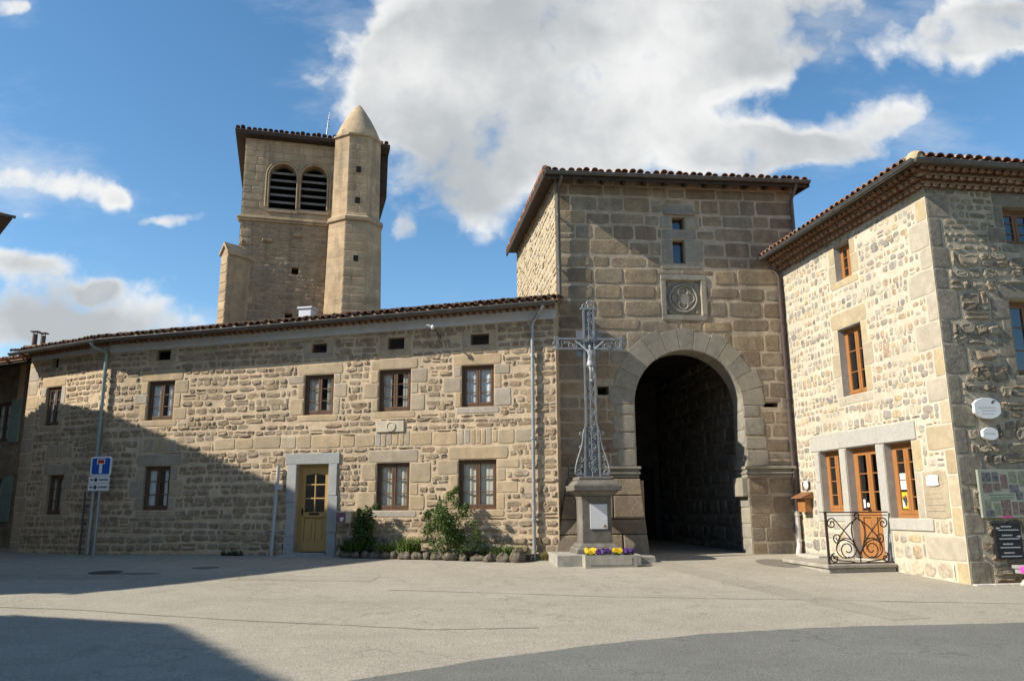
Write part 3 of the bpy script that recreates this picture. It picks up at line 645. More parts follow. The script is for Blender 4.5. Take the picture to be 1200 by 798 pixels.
    def bandpiece(F, u0, u1, b0, t0, b1, t1): mb.hull8([F.pt(u0, b0, -.02), F.pt(u0, b0, .05), F.pt(u1, b1, .05), F.pt(u1, b1, -.02), F.pt(u0, t0, -.02), F.pt(u0, t0, .05), F.pt(u1, t1, .05), F.pt(u1, t1, -.02)])
    bandpiece(F, -12.66, .0, 5.90, 6.12, 6.115, 6.42); bandpiece(F2, -3.55, 0, 5.97, 6.2, 5.96, 6.2)
    mb.build('fascia_band', 'band', root)
    mb = MB(); genoise(mb, F, -12.64, .02, 6.10, 6.355, 2, .075, .17, .16, .095); genoise(mb, F2, -3.6, 0, 6.08, 6.10, 2, .075, .17, .16, .095)
    mb.build('cornice', ['genoise', 'genoise_fill'], root)
    mb = MB(); sl = .272
    eu = F.pt(0, 6.50, .52) - F.pt(-12.665, 6.225, .52); es = -F.n + np.array([0, 0, sl])
    tiles(mb, F.pt(-12.70, 6.225, .52), eu, es, 12.86, 4.9, .2, .36)
    eu2 = F2.pt(0, 6.225, .52) - F2.pt(-3.75, 6.19, .52); es2 = -F2.n + np.array([0, 0, sl])
    tiles(mb, F2.pt(-3.80, 6.19, .52), eu2, es2, 4.05, 4.9, .2, .36)
    r0, r1 = F.pt(.1, 6.50 + 4.6 * sl, -4.1), F.pt(-12.665, 6.225 + 4.6 * sl, -4.1); r2 = F2.pt(-3.8, 6.19 + 4.6 * sl, -4.1)
    d0, d1, d2 = F.pt(.1, 6.4, -8.4), F.pt(-12.665, 6.2, -8.4), F2.pt(-3.8, 6.2, -8.4)
    mb.add([r0, r1, d1, d0], [(0, 1, 2, 3)]); mb.add([r1, r2, d2, d1], [(0, 1, 2, 3)])
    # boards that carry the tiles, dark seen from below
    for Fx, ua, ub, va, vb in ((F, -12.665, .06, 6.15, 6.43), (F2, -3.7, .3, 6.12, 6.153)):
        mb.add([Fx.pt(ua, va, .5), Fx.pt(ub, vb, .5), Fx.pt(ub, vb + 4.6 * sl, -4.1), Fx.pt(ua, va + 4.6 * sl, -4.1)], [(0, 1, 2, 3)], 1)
    rf = mb.build('roof', ['tile_dark', 'eave_wood'], root)
    c = F.pt(-8.5, 7.2, -3.4); cb = MB(); cb.box(F, -8.74, -8.32, 7.0, 7.72, -3.7, -3.3); cb.box(F, -8.78, -8.28, 7.72, 7.78, -3.74, -3.26); cb.build('chimney', 'band', rf, bevel=.01)
    mb = MB(); gutter(mb, F.pt(-12.66, 6.16, .58), F.pt(.10, 6.405, .58), .075, 0); gutter(mb, F2.pt(-3.75, 6.13, .58), F2.pt(.13, 6.16, .58), .075, 0)
    mb.build('gutter', 'zinc_dark', root)
    pipe(F, [(-.20, 6.36, .57), (-.22, 6.28, .55), (-.42, 6.14, .22), (-.55, 6.02, .12), (-.56, 5.9, .10), (-.58, .40, .10)], .045, 'zinc', root, clips=[(-.565, 5.2, .1), (-.575, 3.2, .1), (-.58, 1.3, .1)])
    pipe(F, [(-12.86, 6.1, .55), (-12.86, 6.0, .48), (-12.72, 5.92, .16), (-12.70, 5.8, .12), (-12.70, 3.0, .12)], .05, 'pipe_green', root, clips=[(-12.7, 5.2, .12), (-12.7, 3.6, .12)])
    pipe(F, [(-12.70, 3.0, .12), (-12.70, .45, .12)], .05, 'zinc', root)
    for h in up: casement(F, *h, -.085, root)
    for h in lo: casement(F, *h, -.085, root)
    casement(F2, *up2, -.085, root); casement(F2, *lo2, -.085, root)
    for v in vents:
        g = MB(); fr = .03; a, b, c, d = v[:4]
        for q in ((a, a + fr, c, d), (b - fr, b, c, d), (a + fr, b - fr, c, c + fr), (a + fr, b - fr, d - fr, d)): g.box(F, *q, -.15, -.11)
        o = g.build('vent_window', 'wood_brown', root); g = MB(); g.quad(F, (a, c, -.13), (b, c, -.13), (b, d, -.13), (a, d, -.13)); a > -11 and sub(g, 'pane', 'glass', o); g = MB(); g.box(F, a - .5, b + .3, c - .2, d + .1, -.46, -.44); sub(g, 'room_shade_sheet', 'room', o)  # dark sheet behind each vent stands in for the unlit room
    g = MB(); g.quad(F2, (v2[0], v2[2], -.15), (v2[1], v2[2], -.15), (v2[1], v2[3], -.15), (v2[0], v2[3], -.15)); g.build('vent_shade_sheet', 'hole_shade', root)  # black sheet painted as the shaded depth of the vent
    # granite door surround, door and step
    mb = MB()
    for i, r in enumerate(dsur): mb.box(F, r[0] + .003, r[1] - .003, r[2] + .003, r[3] - .003, -.20, .05 + .004 * (i % 3))
    mb.build('door_surround', 'right_grey' if False else 'door_granite', root, bevel=.012)
    mb = MB(); a, b, c, d = door[:4]; w = -.14
    fr = .06
    mb.box(F, a, a + fr, c, d, w - .06, w); mb.box(F, b - fr, b, c, d, w - .06, w); mb.box(F, a + fr, b - fr, d - fr, d, w - .06, w - .002)
    a2, b2, d2 = a + fr + .004, b - fr - .004, d - fr - .004; z0, z1 = w - .05, w + .004
    st = .10; g0, g1_ = c + .98, d2 - .09
    mb.box(F, a2, a2 + st, c + .01, d2, z0, z1); mb.box(F, b2 - st, b2, c + .01, d2, z0, z1)
    mb.box(F, a2 + st, b2 - st, d2 - .10, d2, z0, z1 - .002); mb.box(F, a2 + st, b2 - st, c + .84, c + .98, z0, z1 - .002); mb.box(F, a2 + st, b2 - st, c + .01, c + .22, z0, z1 - .002)
    mb.box(F, a2 + st, b2 - st, c + .22, c + .84, z0, z1 - .025)
    um = (a2 + b2) / 2
    mb.box(F, um - .035, um + .035, c + .22, c + .84, z0, z1 - .002); mb.box(F, um - .016, um + .016, g0, d2 - .1, z0 + .008, z1 - .004)
    for k in (1, 2): vv = g0 + (d2 - .1 - g0) * k / 3; mb.box(F, a2 + st, b2 - st, vv - .016, vv + .016, z0 + .008, z1 - .006)
    for sgn in (0, 1):      # arched head of the glazing
        uc = um; pts = [(a2 + st, d2 - .1), (a2 + st, d2 - .2)] + [(a2 + st + (um - a2 - st) * math.sin(t * math.pi / 16), d2 - .2 + .1 * (1 - math.cos(t * math.pi / 16))) for t in range(1, 9)]
        pts = [(p if sgn == 0 else (2 * um - p[0], p[1])) for p in pts]
        if sgn: pts = pts[::-1]
        mb.prism(F, pts, z0 + .006, z1 - .008)
    mb.box(F, a2 + st - .02, b2 - st + .02, c + .86, c + .90, z1 - .002, z1 + .03)
    for (p, q) in ((a2 + st + .05, um - .07), (um + .07, b2 - st - .05)): mb.box(F, p, q, c + .30, c + .76, z1 - .025, z1 - .010)
    dr = mb.build('door', 'wood_ochre', root, bevel=.006)
    g = MB(); g.quad(F, (a2 + st, g0, w - .02), (b2 - st, g0, w - .02), (b2 - st, d2 - .1, w - .02), (a2 + st, d2 - .1, w - .02)); sub(g, 'glazing', 'glass', dr)
    g = MB(); g.quad(F, (a2, c, w - .30), (b2, c, w - .30), (b2, d2, w - .30), (a2, d2, w - .30)); sub(g, 'curtain', 'room', dr)  # not cloth: a dark sheet standing in for the unlit hall
    g = MB(); g.tube([F.pt(a2 + .05, c + 1.0, z1), F.pt(a2 + .05, c + 1.0, z1 + .05), F.pt(a2 + .15, c + 1.0, z1 + .05)], .011, 8); g.box(F, a2 + .03, a2 + .07, c + .9, c + 1.08, z1, z1 + .008); sub(g, 'handle', 'iron_rust', dr)
    g = MB(); g.box(F, um - .13, um + .13, c + .905, c + .965, z1, z1 + .012); sub(g, 'letter_slot', 'iron_rust', dr)
    mb = MB(); mb.hull8([F.pt(-7.1, .3, -.1), F.pt(-7.1, .3, .42), F.pt(-5.5, .3, .38), F.pt(-5.5, .3, -.1), F.pt(-7.08, .46, -.1), F.pt(-7.08, .46, .40), F.pt(-5.53, .455, .36), F.pt(-5.53, .46, -.1)])
    mb.box(F, -6.76, -5.86, .44, .52, -.2, .12); mb.build('doorstep', 'pedestal_base', root, bevel=.015)
    # carved plaque above the middle window
    mb = MB(); mb.box(F, -4.62, -3.88, 3.45, 3.73, .0, .045); pl = mb.build('carved_plaque', 'plaque_stone', root, bevel=.01)
    g = MB(); g.lathe(F.pt(-4.22, 3.585, .045), [(.125, 0), (.12, .02), (.10, .022), (.095, .008), (.0, .012)], 24, 0, False, 0, (F.u, np.array([0, 0, 1.]), F.n)); sub(g, 'carved_roundel', 'plaque_stone', pl)
    # iron wall bracket with its insulator
    mb = MB(); mb.tube([F.pt(-2.95, 5.78, .0), F.pt(-2.95, 5.84, .12), F.pt(-2.98, 5.92, .30), F.pt(-3.0, 5.96, .50)], .022, 8); mb.tube([F.pt(-2.95, 5.62, 0), F.pt(-2.97, 5.85, .24)], .011, 6)
    br = mb.build('wall_bracket', 'zinc_dark', root)
    g = MB(); g.lathe(F.pt(-3.0, 5.95, .50), [(0, -.03), (.04, -.03), (.045, .03), (.02, .05), (.02, .07), (0, .07)], 10); g.tube([F.pt(-3.0, 5.98, .50), F.pt(-3.14, 6.01, .56)], .022, 8); sub(g, 'insulator', 'white', br)
    return root
M['door_granite'] = stone_mat('blue_grey_granite', [(.36, .36, .35), (.33, .335, .33), (.38, .375, .36)], var=.15, scale=22, bump=.3, dist=.006, stain=(.30, .29, .27), stain_scale=3)
M['plaque_stone'] = stone_mat('pale_plaque_stone', [(.52, .46, .35)], var=.15, scale=10, bump=.3, dist=.006)
long_house()

# ------------------------------------------------------------------ gate tower
def gate_tower():
    root = thing('gate_tower', 'square brown stone gate tower with a tall dark archway and a carved trefoil panel', 'gate tower', (*FG.pt(3.3, 0)[:2], .4))
    F = FG; UC, RA, VS = 3.39, 1.39, 4.05
    holes = [(UC - RA, UC + RA, 0, 5.5, 0), (1.08, 1.37, 4.28, 4.5, .4), (5.32, 5.70, 4.0, 4.12, .4), (3.19, 3.53, 8.64, 8.98, .3), (3.17, 3.51, 7.72, 8.36, .3), (1.68, 1.78, 2.93, 3.03, .25), (4.95, 5.04, 2.93, 3.03, .25), (2.94, 3.86, 6.34, 7.26, .07)]
    mb = MB(); sheet(mb, F, .1, 6.55, 0, 10.06, holes, None, 0, .3)
    # spandrel above the arch and the arch soffit
    n = 28; arc = [(UC + RA * math.cos(math.pi * i / n), VS + RA * math.sin(math.pi * i / n)) for i in range(n + 1)]
    for i in range(n): mb.quad(F, (arc[i + 1][0], arc[i + 1][1], 0), (arc[i][0], arc[i][1], 0), (arc[i][0], 5.5, 0), (arc[i + 1][0], 5.5, 0), 0)
    path = [(UC + RA, 0)] + [(UC + RA, v) for v in (1., 2., 3.)] + arc + [(UC - RA, v) for v in (3., 2., 1., 0.)]
    D = .66
    for i in range(len(path) - 1): mb.quad(F, (*path[i], 0), (*path[i], -D), (*path[i + 1], -D), (*path[i + 1], 0), 3)
    # ashlar courses
    def archx(v0, v1):
        if v0 >= VS: r = RA + .30; k = math.sqrt(max(0, r * r - (v0 - VS) ** 2)); return (UC - k, UC + k, -9, 99) if k > .05 else (0, 0, -9, -8)
        return (UC - RA, UC + RA, -9, 99)
    win = [(2.93, 3.79, 9.0, 9.32), (2.85, 3.19, 8.66, 9.0), (3.53, 3.9, 8.62, 9.0), (2.9, 3.82, 8.36, 8.64), (2.88, 3.17, 7.72, 8.36), (3.51, 3.98, 7.74, 8.36), (2.83, 3.9, 7.55, 7.72)]
    panel = [(2.80, 2.94, 6.34, 7.26), (3.86, 4.0, 6.34, 7.26), (2.80, 4.0, 7.26, 7.40), (2.80, 4.0, 6.2, 6.34)]
    EX = [archx] + [h[:4] for h in holes[1:]] + win + panel
    rubble(mb, F, .12, 6.53, .3, 2.26, EX + [(-1, 2.1, 0, 2.3)], (.32, .50), (.45, 1.05), .022, (.003, .012), .965, .05, split=0, wav=.01, rough=.25)
    rubble(mb, F, .12, 6.53, 2.52, 5.9, EX, (.32, .46), (.42, 1.0), .03, (.002, .012), .96, .06, split=.03, wav=.015, rough=.28)
    rubble(mb, F, .12, 6.53, 5.9, 7.9, EX, (.34, .52), (.5, 1.15), .042, (.003, .018), .95, .09, split=.06, wav=.02, rough=.3)
    rubble(mb, F, .12, 6.53, 7.9, 10.0, EX, (.28, .42), (.36, .9), .034, (.002, .010), .96, .06, split=.04, wav=.01, rough=.22)
    blocks(mb, F, win, .018, 3, gap=.014)
    # the right-hand reveal and jamb stones inside the arch
    FR = Fr(F.pt(UC + RA, 0, -D), 5.9 - 90); v = .3
    while v < 4.0: h = RNG.uniform(.34, .5); mb.stone(FR, .0 + .01, D - .01, v + .01, v + h - .01, .012, .96, .02, 3, 0, .1); v += h
    mb.build('wall', ['gate_mortar', 'gate_stone', 'gate_mortar', 'gate_grey'], root)
    # arch ring
    mb = MB(); N = 13
    for i in range(N):
        a0, a1 = math.pi * i / N + .006, math.pi * (i + 1) / N - .006; r1 = 1.95 + RNG.uniform(-.10, .10)
        pts = [(UC + r * math.cos(a), VS + r * math.sin(a)) for r, a in ((RA + .004, a0), (r1, a0), (r1 + RNG.uniform(-.02, .02), (a0 + a1) / 2), (r1, a1), (RA + .004, a1), (RA + .004, (a0 + a1) / 2))]
        mb.wedge(F, pts, .016, 0, 0, .006)
    for sgn in (-1, 1):
        v = 2.53
        while v < VS - .02:
            h = min(RNG.uniform(.34, .52), VS - v); h = VS - v if VS - v - h < .2 else h
            wd = RNG.uniform(.40, .62); e = UC + sgn * (RA + .004)
            a, b = (e, e + wd) if sgn > 0 else (e - wd, e)
            mb.stone(F, a, b, v + .008, v + h - .008, .016, .975, .02, 0, 0, .1); v += h
    mb.build('arch_ring', ['gate_grey'], root)
    # impost mouldings
    for (a, b, r) in ((.3, UC - RA, -1), (UC + RA, 6.0, 1)):
        mb = MB()
        for (c, d, w) in ((2.26, 2.34, .06), (2.34, 2.40, .11), (2.40, 2.46, .07), (2.46, 2.53, .13)):
            mb.box(F, a, b, c, d, -.02, w)
            if r > 0: mb.box(F, UC + RA - w * .6, UC + RA, c, d, -D + .02, w)
            else: mb.box(F, UC - RA, UC - RA + w * .6, c, d, -D + .02, w)
        if r > 0: mb.box(F, UC + RA - .15, UC + RA + .02, 1.80, 2.26, -D + .03, -.02)
        mb.build('impost', 'gate_grey', root, bevel=.018)
    # battered foot of the left pier
    mb = MB()
    def hp(v, k0, k1):   # trapezoid course
        t0, t1 = v[0] / 2.26, v[1] / 2.26
        for (p, q) in zip(k0[:-1], k0[1:]):
            def P(f, t, w): u0 = -.22 + .48 * t; u1 = 2.06 + (.10 * (1 - t)); return F.pt(u0 + (u1 - u0) * f, t * 2.26, w)
            def wv(t): return .50 - .42 * t
            e = .006
            mb.hull8([P(p + e, t0, -.1), P(p + e, t0, wv(t0)), P(q - e, t0, wv(t0)), P(q - e, t0, -.1), P(p + e, t1 - .006, -.1), P(p + e, t1 - .006, wv(t1)), P(q - e, t1 - .006, wv(t1)), P(q - e, t1 - .006, -.1)])
    for v, k in (((.3, .95), (0, .3, .72, 1)), ((.95, 1.30), (0, .5, 1)), ((1.30, 1.85), (0, .33, .62, 1)), ((1.85, 2.26), (0, .25, .6, 1))): hp(v, k, 0)
    mb.box(F, UC - RA - .02, UC - RA + .15, .3, 2.2, -D + .02, .02)
    mb.build('pier_foot', 'gate_stone', root, bevel=.025)
    # passage behind the arch
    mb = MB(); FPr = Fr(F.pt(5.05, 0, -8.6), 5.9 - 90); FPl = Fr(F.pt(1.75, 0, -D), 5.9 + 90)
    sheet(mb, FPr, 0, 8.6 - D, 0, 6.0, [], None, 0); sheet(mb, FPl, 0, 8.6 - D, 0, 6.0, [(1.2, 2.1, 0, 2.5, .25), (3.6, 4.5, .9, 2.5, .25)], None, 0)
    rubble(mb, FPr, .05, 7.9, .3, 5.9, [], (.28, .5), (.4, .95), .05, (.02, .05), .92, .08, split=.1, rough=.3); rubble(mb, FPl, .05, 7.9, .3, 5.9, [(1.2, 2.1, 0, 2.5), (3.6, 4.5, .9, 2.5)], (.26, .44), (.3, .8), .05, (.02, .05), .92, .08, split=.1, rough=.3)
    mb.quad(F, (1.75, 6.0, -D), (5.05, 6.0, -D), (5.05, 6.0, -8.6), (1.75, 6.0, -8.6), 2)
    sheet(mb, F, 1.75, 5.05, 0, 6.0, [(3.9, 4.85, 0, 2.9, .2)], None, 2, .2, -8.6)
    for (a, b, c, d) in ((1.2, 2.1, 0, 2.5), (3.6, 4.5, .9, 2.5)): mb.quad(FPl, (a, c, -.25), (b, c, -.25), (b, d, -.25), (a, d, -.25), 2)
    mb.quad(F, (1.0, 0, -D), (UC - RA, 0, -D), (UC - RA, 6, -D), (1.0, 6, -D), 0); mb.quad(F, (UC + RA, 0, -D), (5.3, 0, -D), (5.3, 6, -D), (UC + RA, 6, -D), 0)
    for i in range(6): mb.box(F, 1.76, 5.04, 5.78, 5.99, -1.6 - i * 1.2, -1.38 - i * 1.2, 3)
    mb.build('passage', ['passage_mortar', 'dark_stone', 'dark_plaster', 'wood_black'], root)
    mb = MB(); mb.box(F, 3.9, 4.85, .3, 2.9, -8.8, -8.74)
    for k in range(5): mb.box(F, 3.92 + k * .186, 4.09 + k * .186, .32, 2.88, -8.74, -8.725)
    dr = mb.build('passage_door', 'wood_black', root)
    # small mullioned window: iron bars and pane
    for (a, b, c, d) in ((3.19, 3.53, 8.64, 8.98), (3.17, 3.51, 7.72, 8.36)):
        mb = MB(); fr = .03
        for q in ((a, a + fr, c, d), (b - fr, b, c, d), (a + fr, b - fr, c, c + fr), (a + fr, b - fr, d - fr, d)): mb.box(F, *q, -.24, -.2)
        o = mb.build('window', 'wood_brown', root); g = MB(); g.quad(F, (a, c, -.22), (b, c, -.22), (b, d, -.22), (a, d, -.22)); sub(g, 'pane', 'glass', o)
        g = MB(); g.quad(F, (a - .1, c - .1, -.5), (b + .1, c - .1, -.5), (b + .1, d + .1, -.5), (a - .1, d + .1, -.5)); sub(g, 'room_shade_sheet', 'room', o)  # dark-coloured sheet in place of the shaded space behind the pane
    # hood over the window
    mb = MB(); mb.box(F, 2.98, 3.80, 9.03, 9.09, 0, .10); mb.build('window_hood', 'gate_grey', root, bevel=.015)
    # carved panel: ring, four lobes, corner rosettes
    mb = MB(); cu, cv = 3.40, 6.80
    mb.box(F, 2.941, 3.859, 6.341, 7.259, -.09, -.068)
    ax = (F.u, np.array([0, 0, 1.]), F.n)
    def ringb(u, v, r, t, w, a0=0, a1=2 * math.pi, n=24): mb.tube([F.pt(u + r * math.cos(a0 + (a1 - a0) * i / n), v + r * math.sin(a0 + (a1 - a0) * i / n), w) for i in range(n + 1)], t, 8, 0)
    ringb(cu, cv, .36, .035, -.05, n=36); ringb(cu, cv, .41, .014, -.055, n=36)
    for k in range(4):
        a = k * math.pi / 2 + math.pi / 2; ringb(cu + .17 * math.cos(a), cv + .17 * math.sin(a), .125, .022, -.05, a - 2.2, a + 2.2, 14)
        an = a + math.pi / 4; mb.lathe(F.pt(cu + .235 * math.cos(an), cv + .235 * math.sin(an), -.06), [(.05, 0), (.045, .02), (0, .03)], 8, 0, True, 0, ax)
    mb.prism(F, [(cu - .14, cv - .13), (cu, cv - .18), (cu + .14, cv - .13), (cu + .16, cv + .12), (cu - .16, cv + .12)], -.07, -.045)
    for su in (-1, 1):
        for sv in (-1, 1): mb.lathe(F.pt(cu + su * .36, cv + sv * .36, -.065), [(.065, 0), (.06, .02), (.03, .035), (0, .03)], 8, 0, True, 0, ax)
    mb.build('carved_panel', 'gate_grey', root)
    mb = MB()
    for (a, b, c, d) in panel: mb.box(F, a + .004, b - .004, c + .004, d - .004, -.05, .035)
    mb.build('panel_frame', 'gate_grey', root, bevel=.012)
    # side walls: rubble, lit from the left
    mb = MB(); GS = Fr(F.pt(.12, 0, -9.2), 5.9 - 90); k = .112
    FS = Fr(F.pt(.12, 0), 95.9)         # runs back from the front corner
    FSn = Fr(F.pt(.12, 0, -9.2), 5.9 + 90 + 180)
    # frame whose outward normal looks left: u runs from the back to the front
    P = [F.pt(.12, 0, -9.2), F.pt(.12, 0, 0)]; FS = Fr(P[0], math.degrees(math.atan2(P[1][1] - P[0][1], P[1][0] - P[0][0])))
    sheet(mb, FS, 0, 9.2, 0, 11, [], (10.04 + 9.2 * k, 10.04), 0)
    rubble(mb, FS, .05, 9.15, 6.3, 11.1, [], (.14, .24), (.16, .42), .05, (.004, .03), .82, .14, top=lambda u: 9.98 + (9.2 - u) * k, rough=.5)
    mb.quad(F, (6.55, 0, 0), (6.55, 0, -9.2), (6.55, 11.07, -9.2), (6.55, 10.06, 0), 2); mb.quad(F, (6.55, 0, -9.2), (.12, 0, -9.2), (.12, 11.07, -9.2), (6.55, 11.07, -9.2), 2)
    mb.build('side_wall', ['side_mortar', 'right_dressed', 'gate_mortar'], root)
    # roof, boards, gutter, drainpipes
    mb = MB(); es = -F.n + np.array([0, 0, k]); tiles(mb, F.pt(-.24, 9.95, .46), F.u, es, 7.02, 9.9, .2, .38)
    def board(u0, u1, w0, w1, dz0, dz1):
        V = [F.pt(u, 9.93 + (.46 - w) * k + dz, w) for dz in (dz0, dz1) for (u, w) in ((u0, w0), (u0, w1), (u1, w1), (u1, w0))]; mb.hull8(V, 1)
    board(-.20, 6.74, -9.4, .43, -.06, -.025)
    board(-.26, -.21, -9.45, .47, -.18, .02); board(6.75, 6.80, -9.45, .47, -.18, .02); board(-.20, 6.74, .43, .455, -.19, -.02)
    for i in range(12): board(.2 + i * .55, .29 + i * .55, -.2, .42, -.17, -.062)
    # ridge-like verge tiles
    for j in range(26):
        s_ = j * .38; c = F.pt(-.2, 9.98 + s_ * k, .5 - s_); mb.tube([c, c + (-F.n + np.array([0, 0, k])) * .42], [.10, .085], 8, 0)
    mb.build('roof', ['tile', 'eave_wood'], root)
    mb = MB(); gutter(mb, F.pt(-.22, 9.90, .53), F.pt(6.78, 9.88, .53), .07); mb.build('gutter', 'zinc_dark', root)
    pipe(F, [(.2, 9.82, .50), (.2, 9.75, .45), (.17, 9.6, .12), (.17, 6.75, .10)], .045, 'zinc_dark', root, clips=[(.17, 8.9, .1), (.17, 7.5, .1)])
    pipe(F, [(6.42, 9.82, .50), (6.42, 9.75, .45), (6.43, 9.5, .12), (6.45, 7.4, .10)], .045, 'zinc_dark', root, clips=[(6.44, 8.6, .1)])
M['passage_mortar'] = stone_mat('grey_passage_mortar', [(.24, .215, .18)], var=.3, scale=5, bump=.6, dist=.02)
M['side_mortar'] = stone_mat('cream_roughcast', [(.55, .46, .32)], var=.25, scale=9, bump=.9, dist=.03)
gate_tower()

# ------------------------------------------------------------------ corner house on the right
def corner_house():
    root = thing('corner_house', 'three-storey corner house with cream-pointed field stones, orange wood windows and tiled cornice', 'house', (*FB.o[:2], .15))
    A, B = FA, FB; CU = 5.63
    w3 = (2.44, 3.06, 6.57, 7.40, .34); w2 = (2.30, 3.19, 3.95, 5.48, .34); s1 = (1.08, 1.94, 1.42, 2.81, .36); dr = (2.19, 3.29, .46, 2.815, .36); s3 = (3.57, 4.44, 1.32, 2.81, .36)
    holes = [w3, w2, s1, dr, s3]
    mb = MB(); sheet(mb, A, -.2, CU, 0, 7.8, holes, None, 0, .34, 0, 4)
    sur = [(2.16, 2.44, 6.45, 7.0), (2.2, 2.44, 7.0, 7.4), (3.06, 3.34, 6.6, 7.05), (3.06, 3.26, 7.05, 7.4), (2.2, 3.3, 6.40, 6.57)]
    sur += [(2.05, 2.30, 3.95, 4.4), (1.98, 2.30, 4.4, 4.95), (2.1, 2.30, 4.95, 5.48), (3.19, 3.42, 3.95, 4.5), (3.19, 3.55, 4.5, 5.0), (3.19, 3.4, 5.0, 5.48), (2.05, 3.45, 5.48, 5.86), (2.1, 3.4, 3.75, 3.95)]
    lint = [(.73, 1.98, 2.82, 3.20), (1.98, 3.40, 2.825, 3.19), (3.40, 4.62, 2.82, 3.185)]
    posts = [(1.945, 2.185, .46, 2.81), (3.295, 3.565, .46, 2.81), (.84, 1.075, 1.42, 2.1), (.88, 1.075, 2.1, 2.81)]
    sill = [(3.5, 4.86, 1.09, 1.315), (.86, 1.944, 1.22, 1.415)]
    jr = [(4.445, 4.72, 2.2, 2.81), (4.445, 4.64, 1.32, 2.2)]
    engr = [(4.645, 5.35, 1.32, 2.21)]
    quo = []; v = .1; i = 0
    while v < 7.5:
        h = RNG.uniform(.38, .62); h = min(h, 7.52 - v)
        quo.append((CU - (.62 if i % 2 else .30) * RNG.uniform(.85, 1.25), CU - .005, v, v + h)); v += h; i += 1
    quo[1] = (CU - 1.05, CU - .005, quo[1][2], quo[1][3]); big = [(4.55, 5.0, .62, .95), (3.75, 4.1, .4, .66)]
    quo = [q for q in quo if q[3] - q[2] > .1]
    Q = [(a if not (c < 2.21 and d > 1.32) else max(a, 5.36), b, c, d) for (a, b, c, d) in quo]
    EX = [h[:4] for h in holes] + [(a - .02, b + .02, c - .01, d + .01) for (a, b, c, d) in sur + lint + posts + sill + jr + engr + Q]
    blocks(mb, A, sur + jr, .006, 2, gap=.012); blocks(mb, A, Q, .007, 2, gap=.014); blocks(mb, A, engr, .010, 2)
    rubble(mb, A, -.1, CU - .02, .25, 1.35, EX, (.18, .30), (.18, .42), .042, (.003, .014), .86, .14, split=.05, rough=.2, vj=.08)
    rubble(mb, A, -.1, CU - .02, 1.35, 3.5, EX, (.155, .22), (.12, .29), .032, (.003, .013), .84, .17, split=.03, rough=.2, wav=.04, vj=.14)
    rubble(mb, A, -.1, CU - .02, 3.5, 7.55, EX, (.14, .20), (.10, .26), .031, (.003, .012), .83, .18, split=.03, rough=.2, wav=.05, skip=.02, vj=.16)
    # shaded front
    hb = [(1.65, 2.5, 6.51, 7.28, .3), (1.52, 2.5, 3.93, 5.40, .3), (4.6, 5.5, 6.51, 7.28, .3), (4.5, 5.5, 3.93, 5.4, .3)]
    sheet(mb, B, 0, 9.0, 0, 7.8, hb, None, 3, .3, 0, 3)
    qb = []; v = .05; i = 0
    while v < 7.5: h = RNG.uniform(.38, .62); h = min(h, 7.55 - v); qb.append((.005, (.24 if i % 2 else .46) * RNG.uniform(.8, 1.2), v, v + h)); v += h; i += 1
    qb = [q for q in qb if q[3] - q[2] > .1]
    sb = []
    for h in hb: sb += surround(*h[:4], lin=.30, sill=.18, jw=(.2, .36))
    sb = [r for r in sb if all(r[1] <= h[0] + .01 or r[0] >= h[1] - .01 or r[3] <= h[2] + .01 or r[2] >= h[3] - .01 for h in hb)]
    EB = [h[:4] for h in hb] + [(a - .01, b + .02, c, d) for (a, b, c, d) in qb + sb] 
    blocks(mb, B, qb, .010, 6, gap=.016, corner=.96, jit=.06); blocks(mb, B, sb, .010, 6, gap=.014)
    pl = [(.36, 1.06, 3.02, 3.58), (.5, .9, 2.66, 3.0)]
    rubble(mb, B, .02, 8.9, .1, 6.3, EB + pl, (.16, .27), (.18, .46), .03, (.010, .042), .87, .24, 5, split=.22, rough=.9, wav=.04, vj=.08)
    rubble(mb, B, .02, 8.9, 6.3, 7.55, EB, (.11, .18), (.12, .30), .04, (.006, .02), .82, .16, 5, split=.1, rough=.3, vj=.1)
    bc = B.pt(9.0, 0); bk = A.pt(-.2, 0, -9.0)
    mb.add([bc, bk, bk + np.array([0, 0, 7.8]), bc + np.array([0, 0, 7.8])], [(0, 1, 2, 3)], 0); c = A.pt(-.2, 0); mb.add([bk, c, c + np.array([0, 0, 7.8]), bk + np.array([0, 0, 7.8])], [(0, 1, 2, 3)], 0)
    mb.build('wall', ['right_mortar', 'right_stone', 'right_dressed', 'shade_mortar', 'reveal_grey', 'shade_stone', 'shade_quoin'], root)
    mb = MB()
    for i, (a, b, c, d) in enumerate(lint + posts + sill): mb.box(A, a + .004, b - .004, c + .003, d - .003, -.36, .022 + .003 * (i % 4))
    mb.build('shopfront_frame', 'right_grey', root, bevel=.012)
    # cornice, roof, gutter
    mb = MB(); genoise(mb, A, -.25, CU, 7.57, 7.55, 3, .075, .175, .13, .112, e1=1); genoise(mb, B, 0, 8.9, 7.553, 7.56, 3, .075, .175, .13, .112, e0=1)
    mb.build('cornice', ['genoise', 'genoise_fill'], root)
    mb = MB(); sl = .27; V0 = 7.95
    E0, E1, E2 = A.pt(-.45, V0, .52), A.pt(CU + .52, V0, .52), B.pt(9.2, V0, .52)
    up = np.array([0, 0, 1.])
    apex = E1 + (-A.n - B.n + up * sl) * 4.4
    top2 = E0 + (-A.n + up * sl) * 4.4; top3 = E2 + (-B.n + up * sl) * 4.4
    dn = up * -.05
    mb.add([E0, E1, apex, top2], [(0, 1, 2, 3)], 0); mb.add([E1, E2, top3, apex], [(0, 1, 2, 3)], 0)
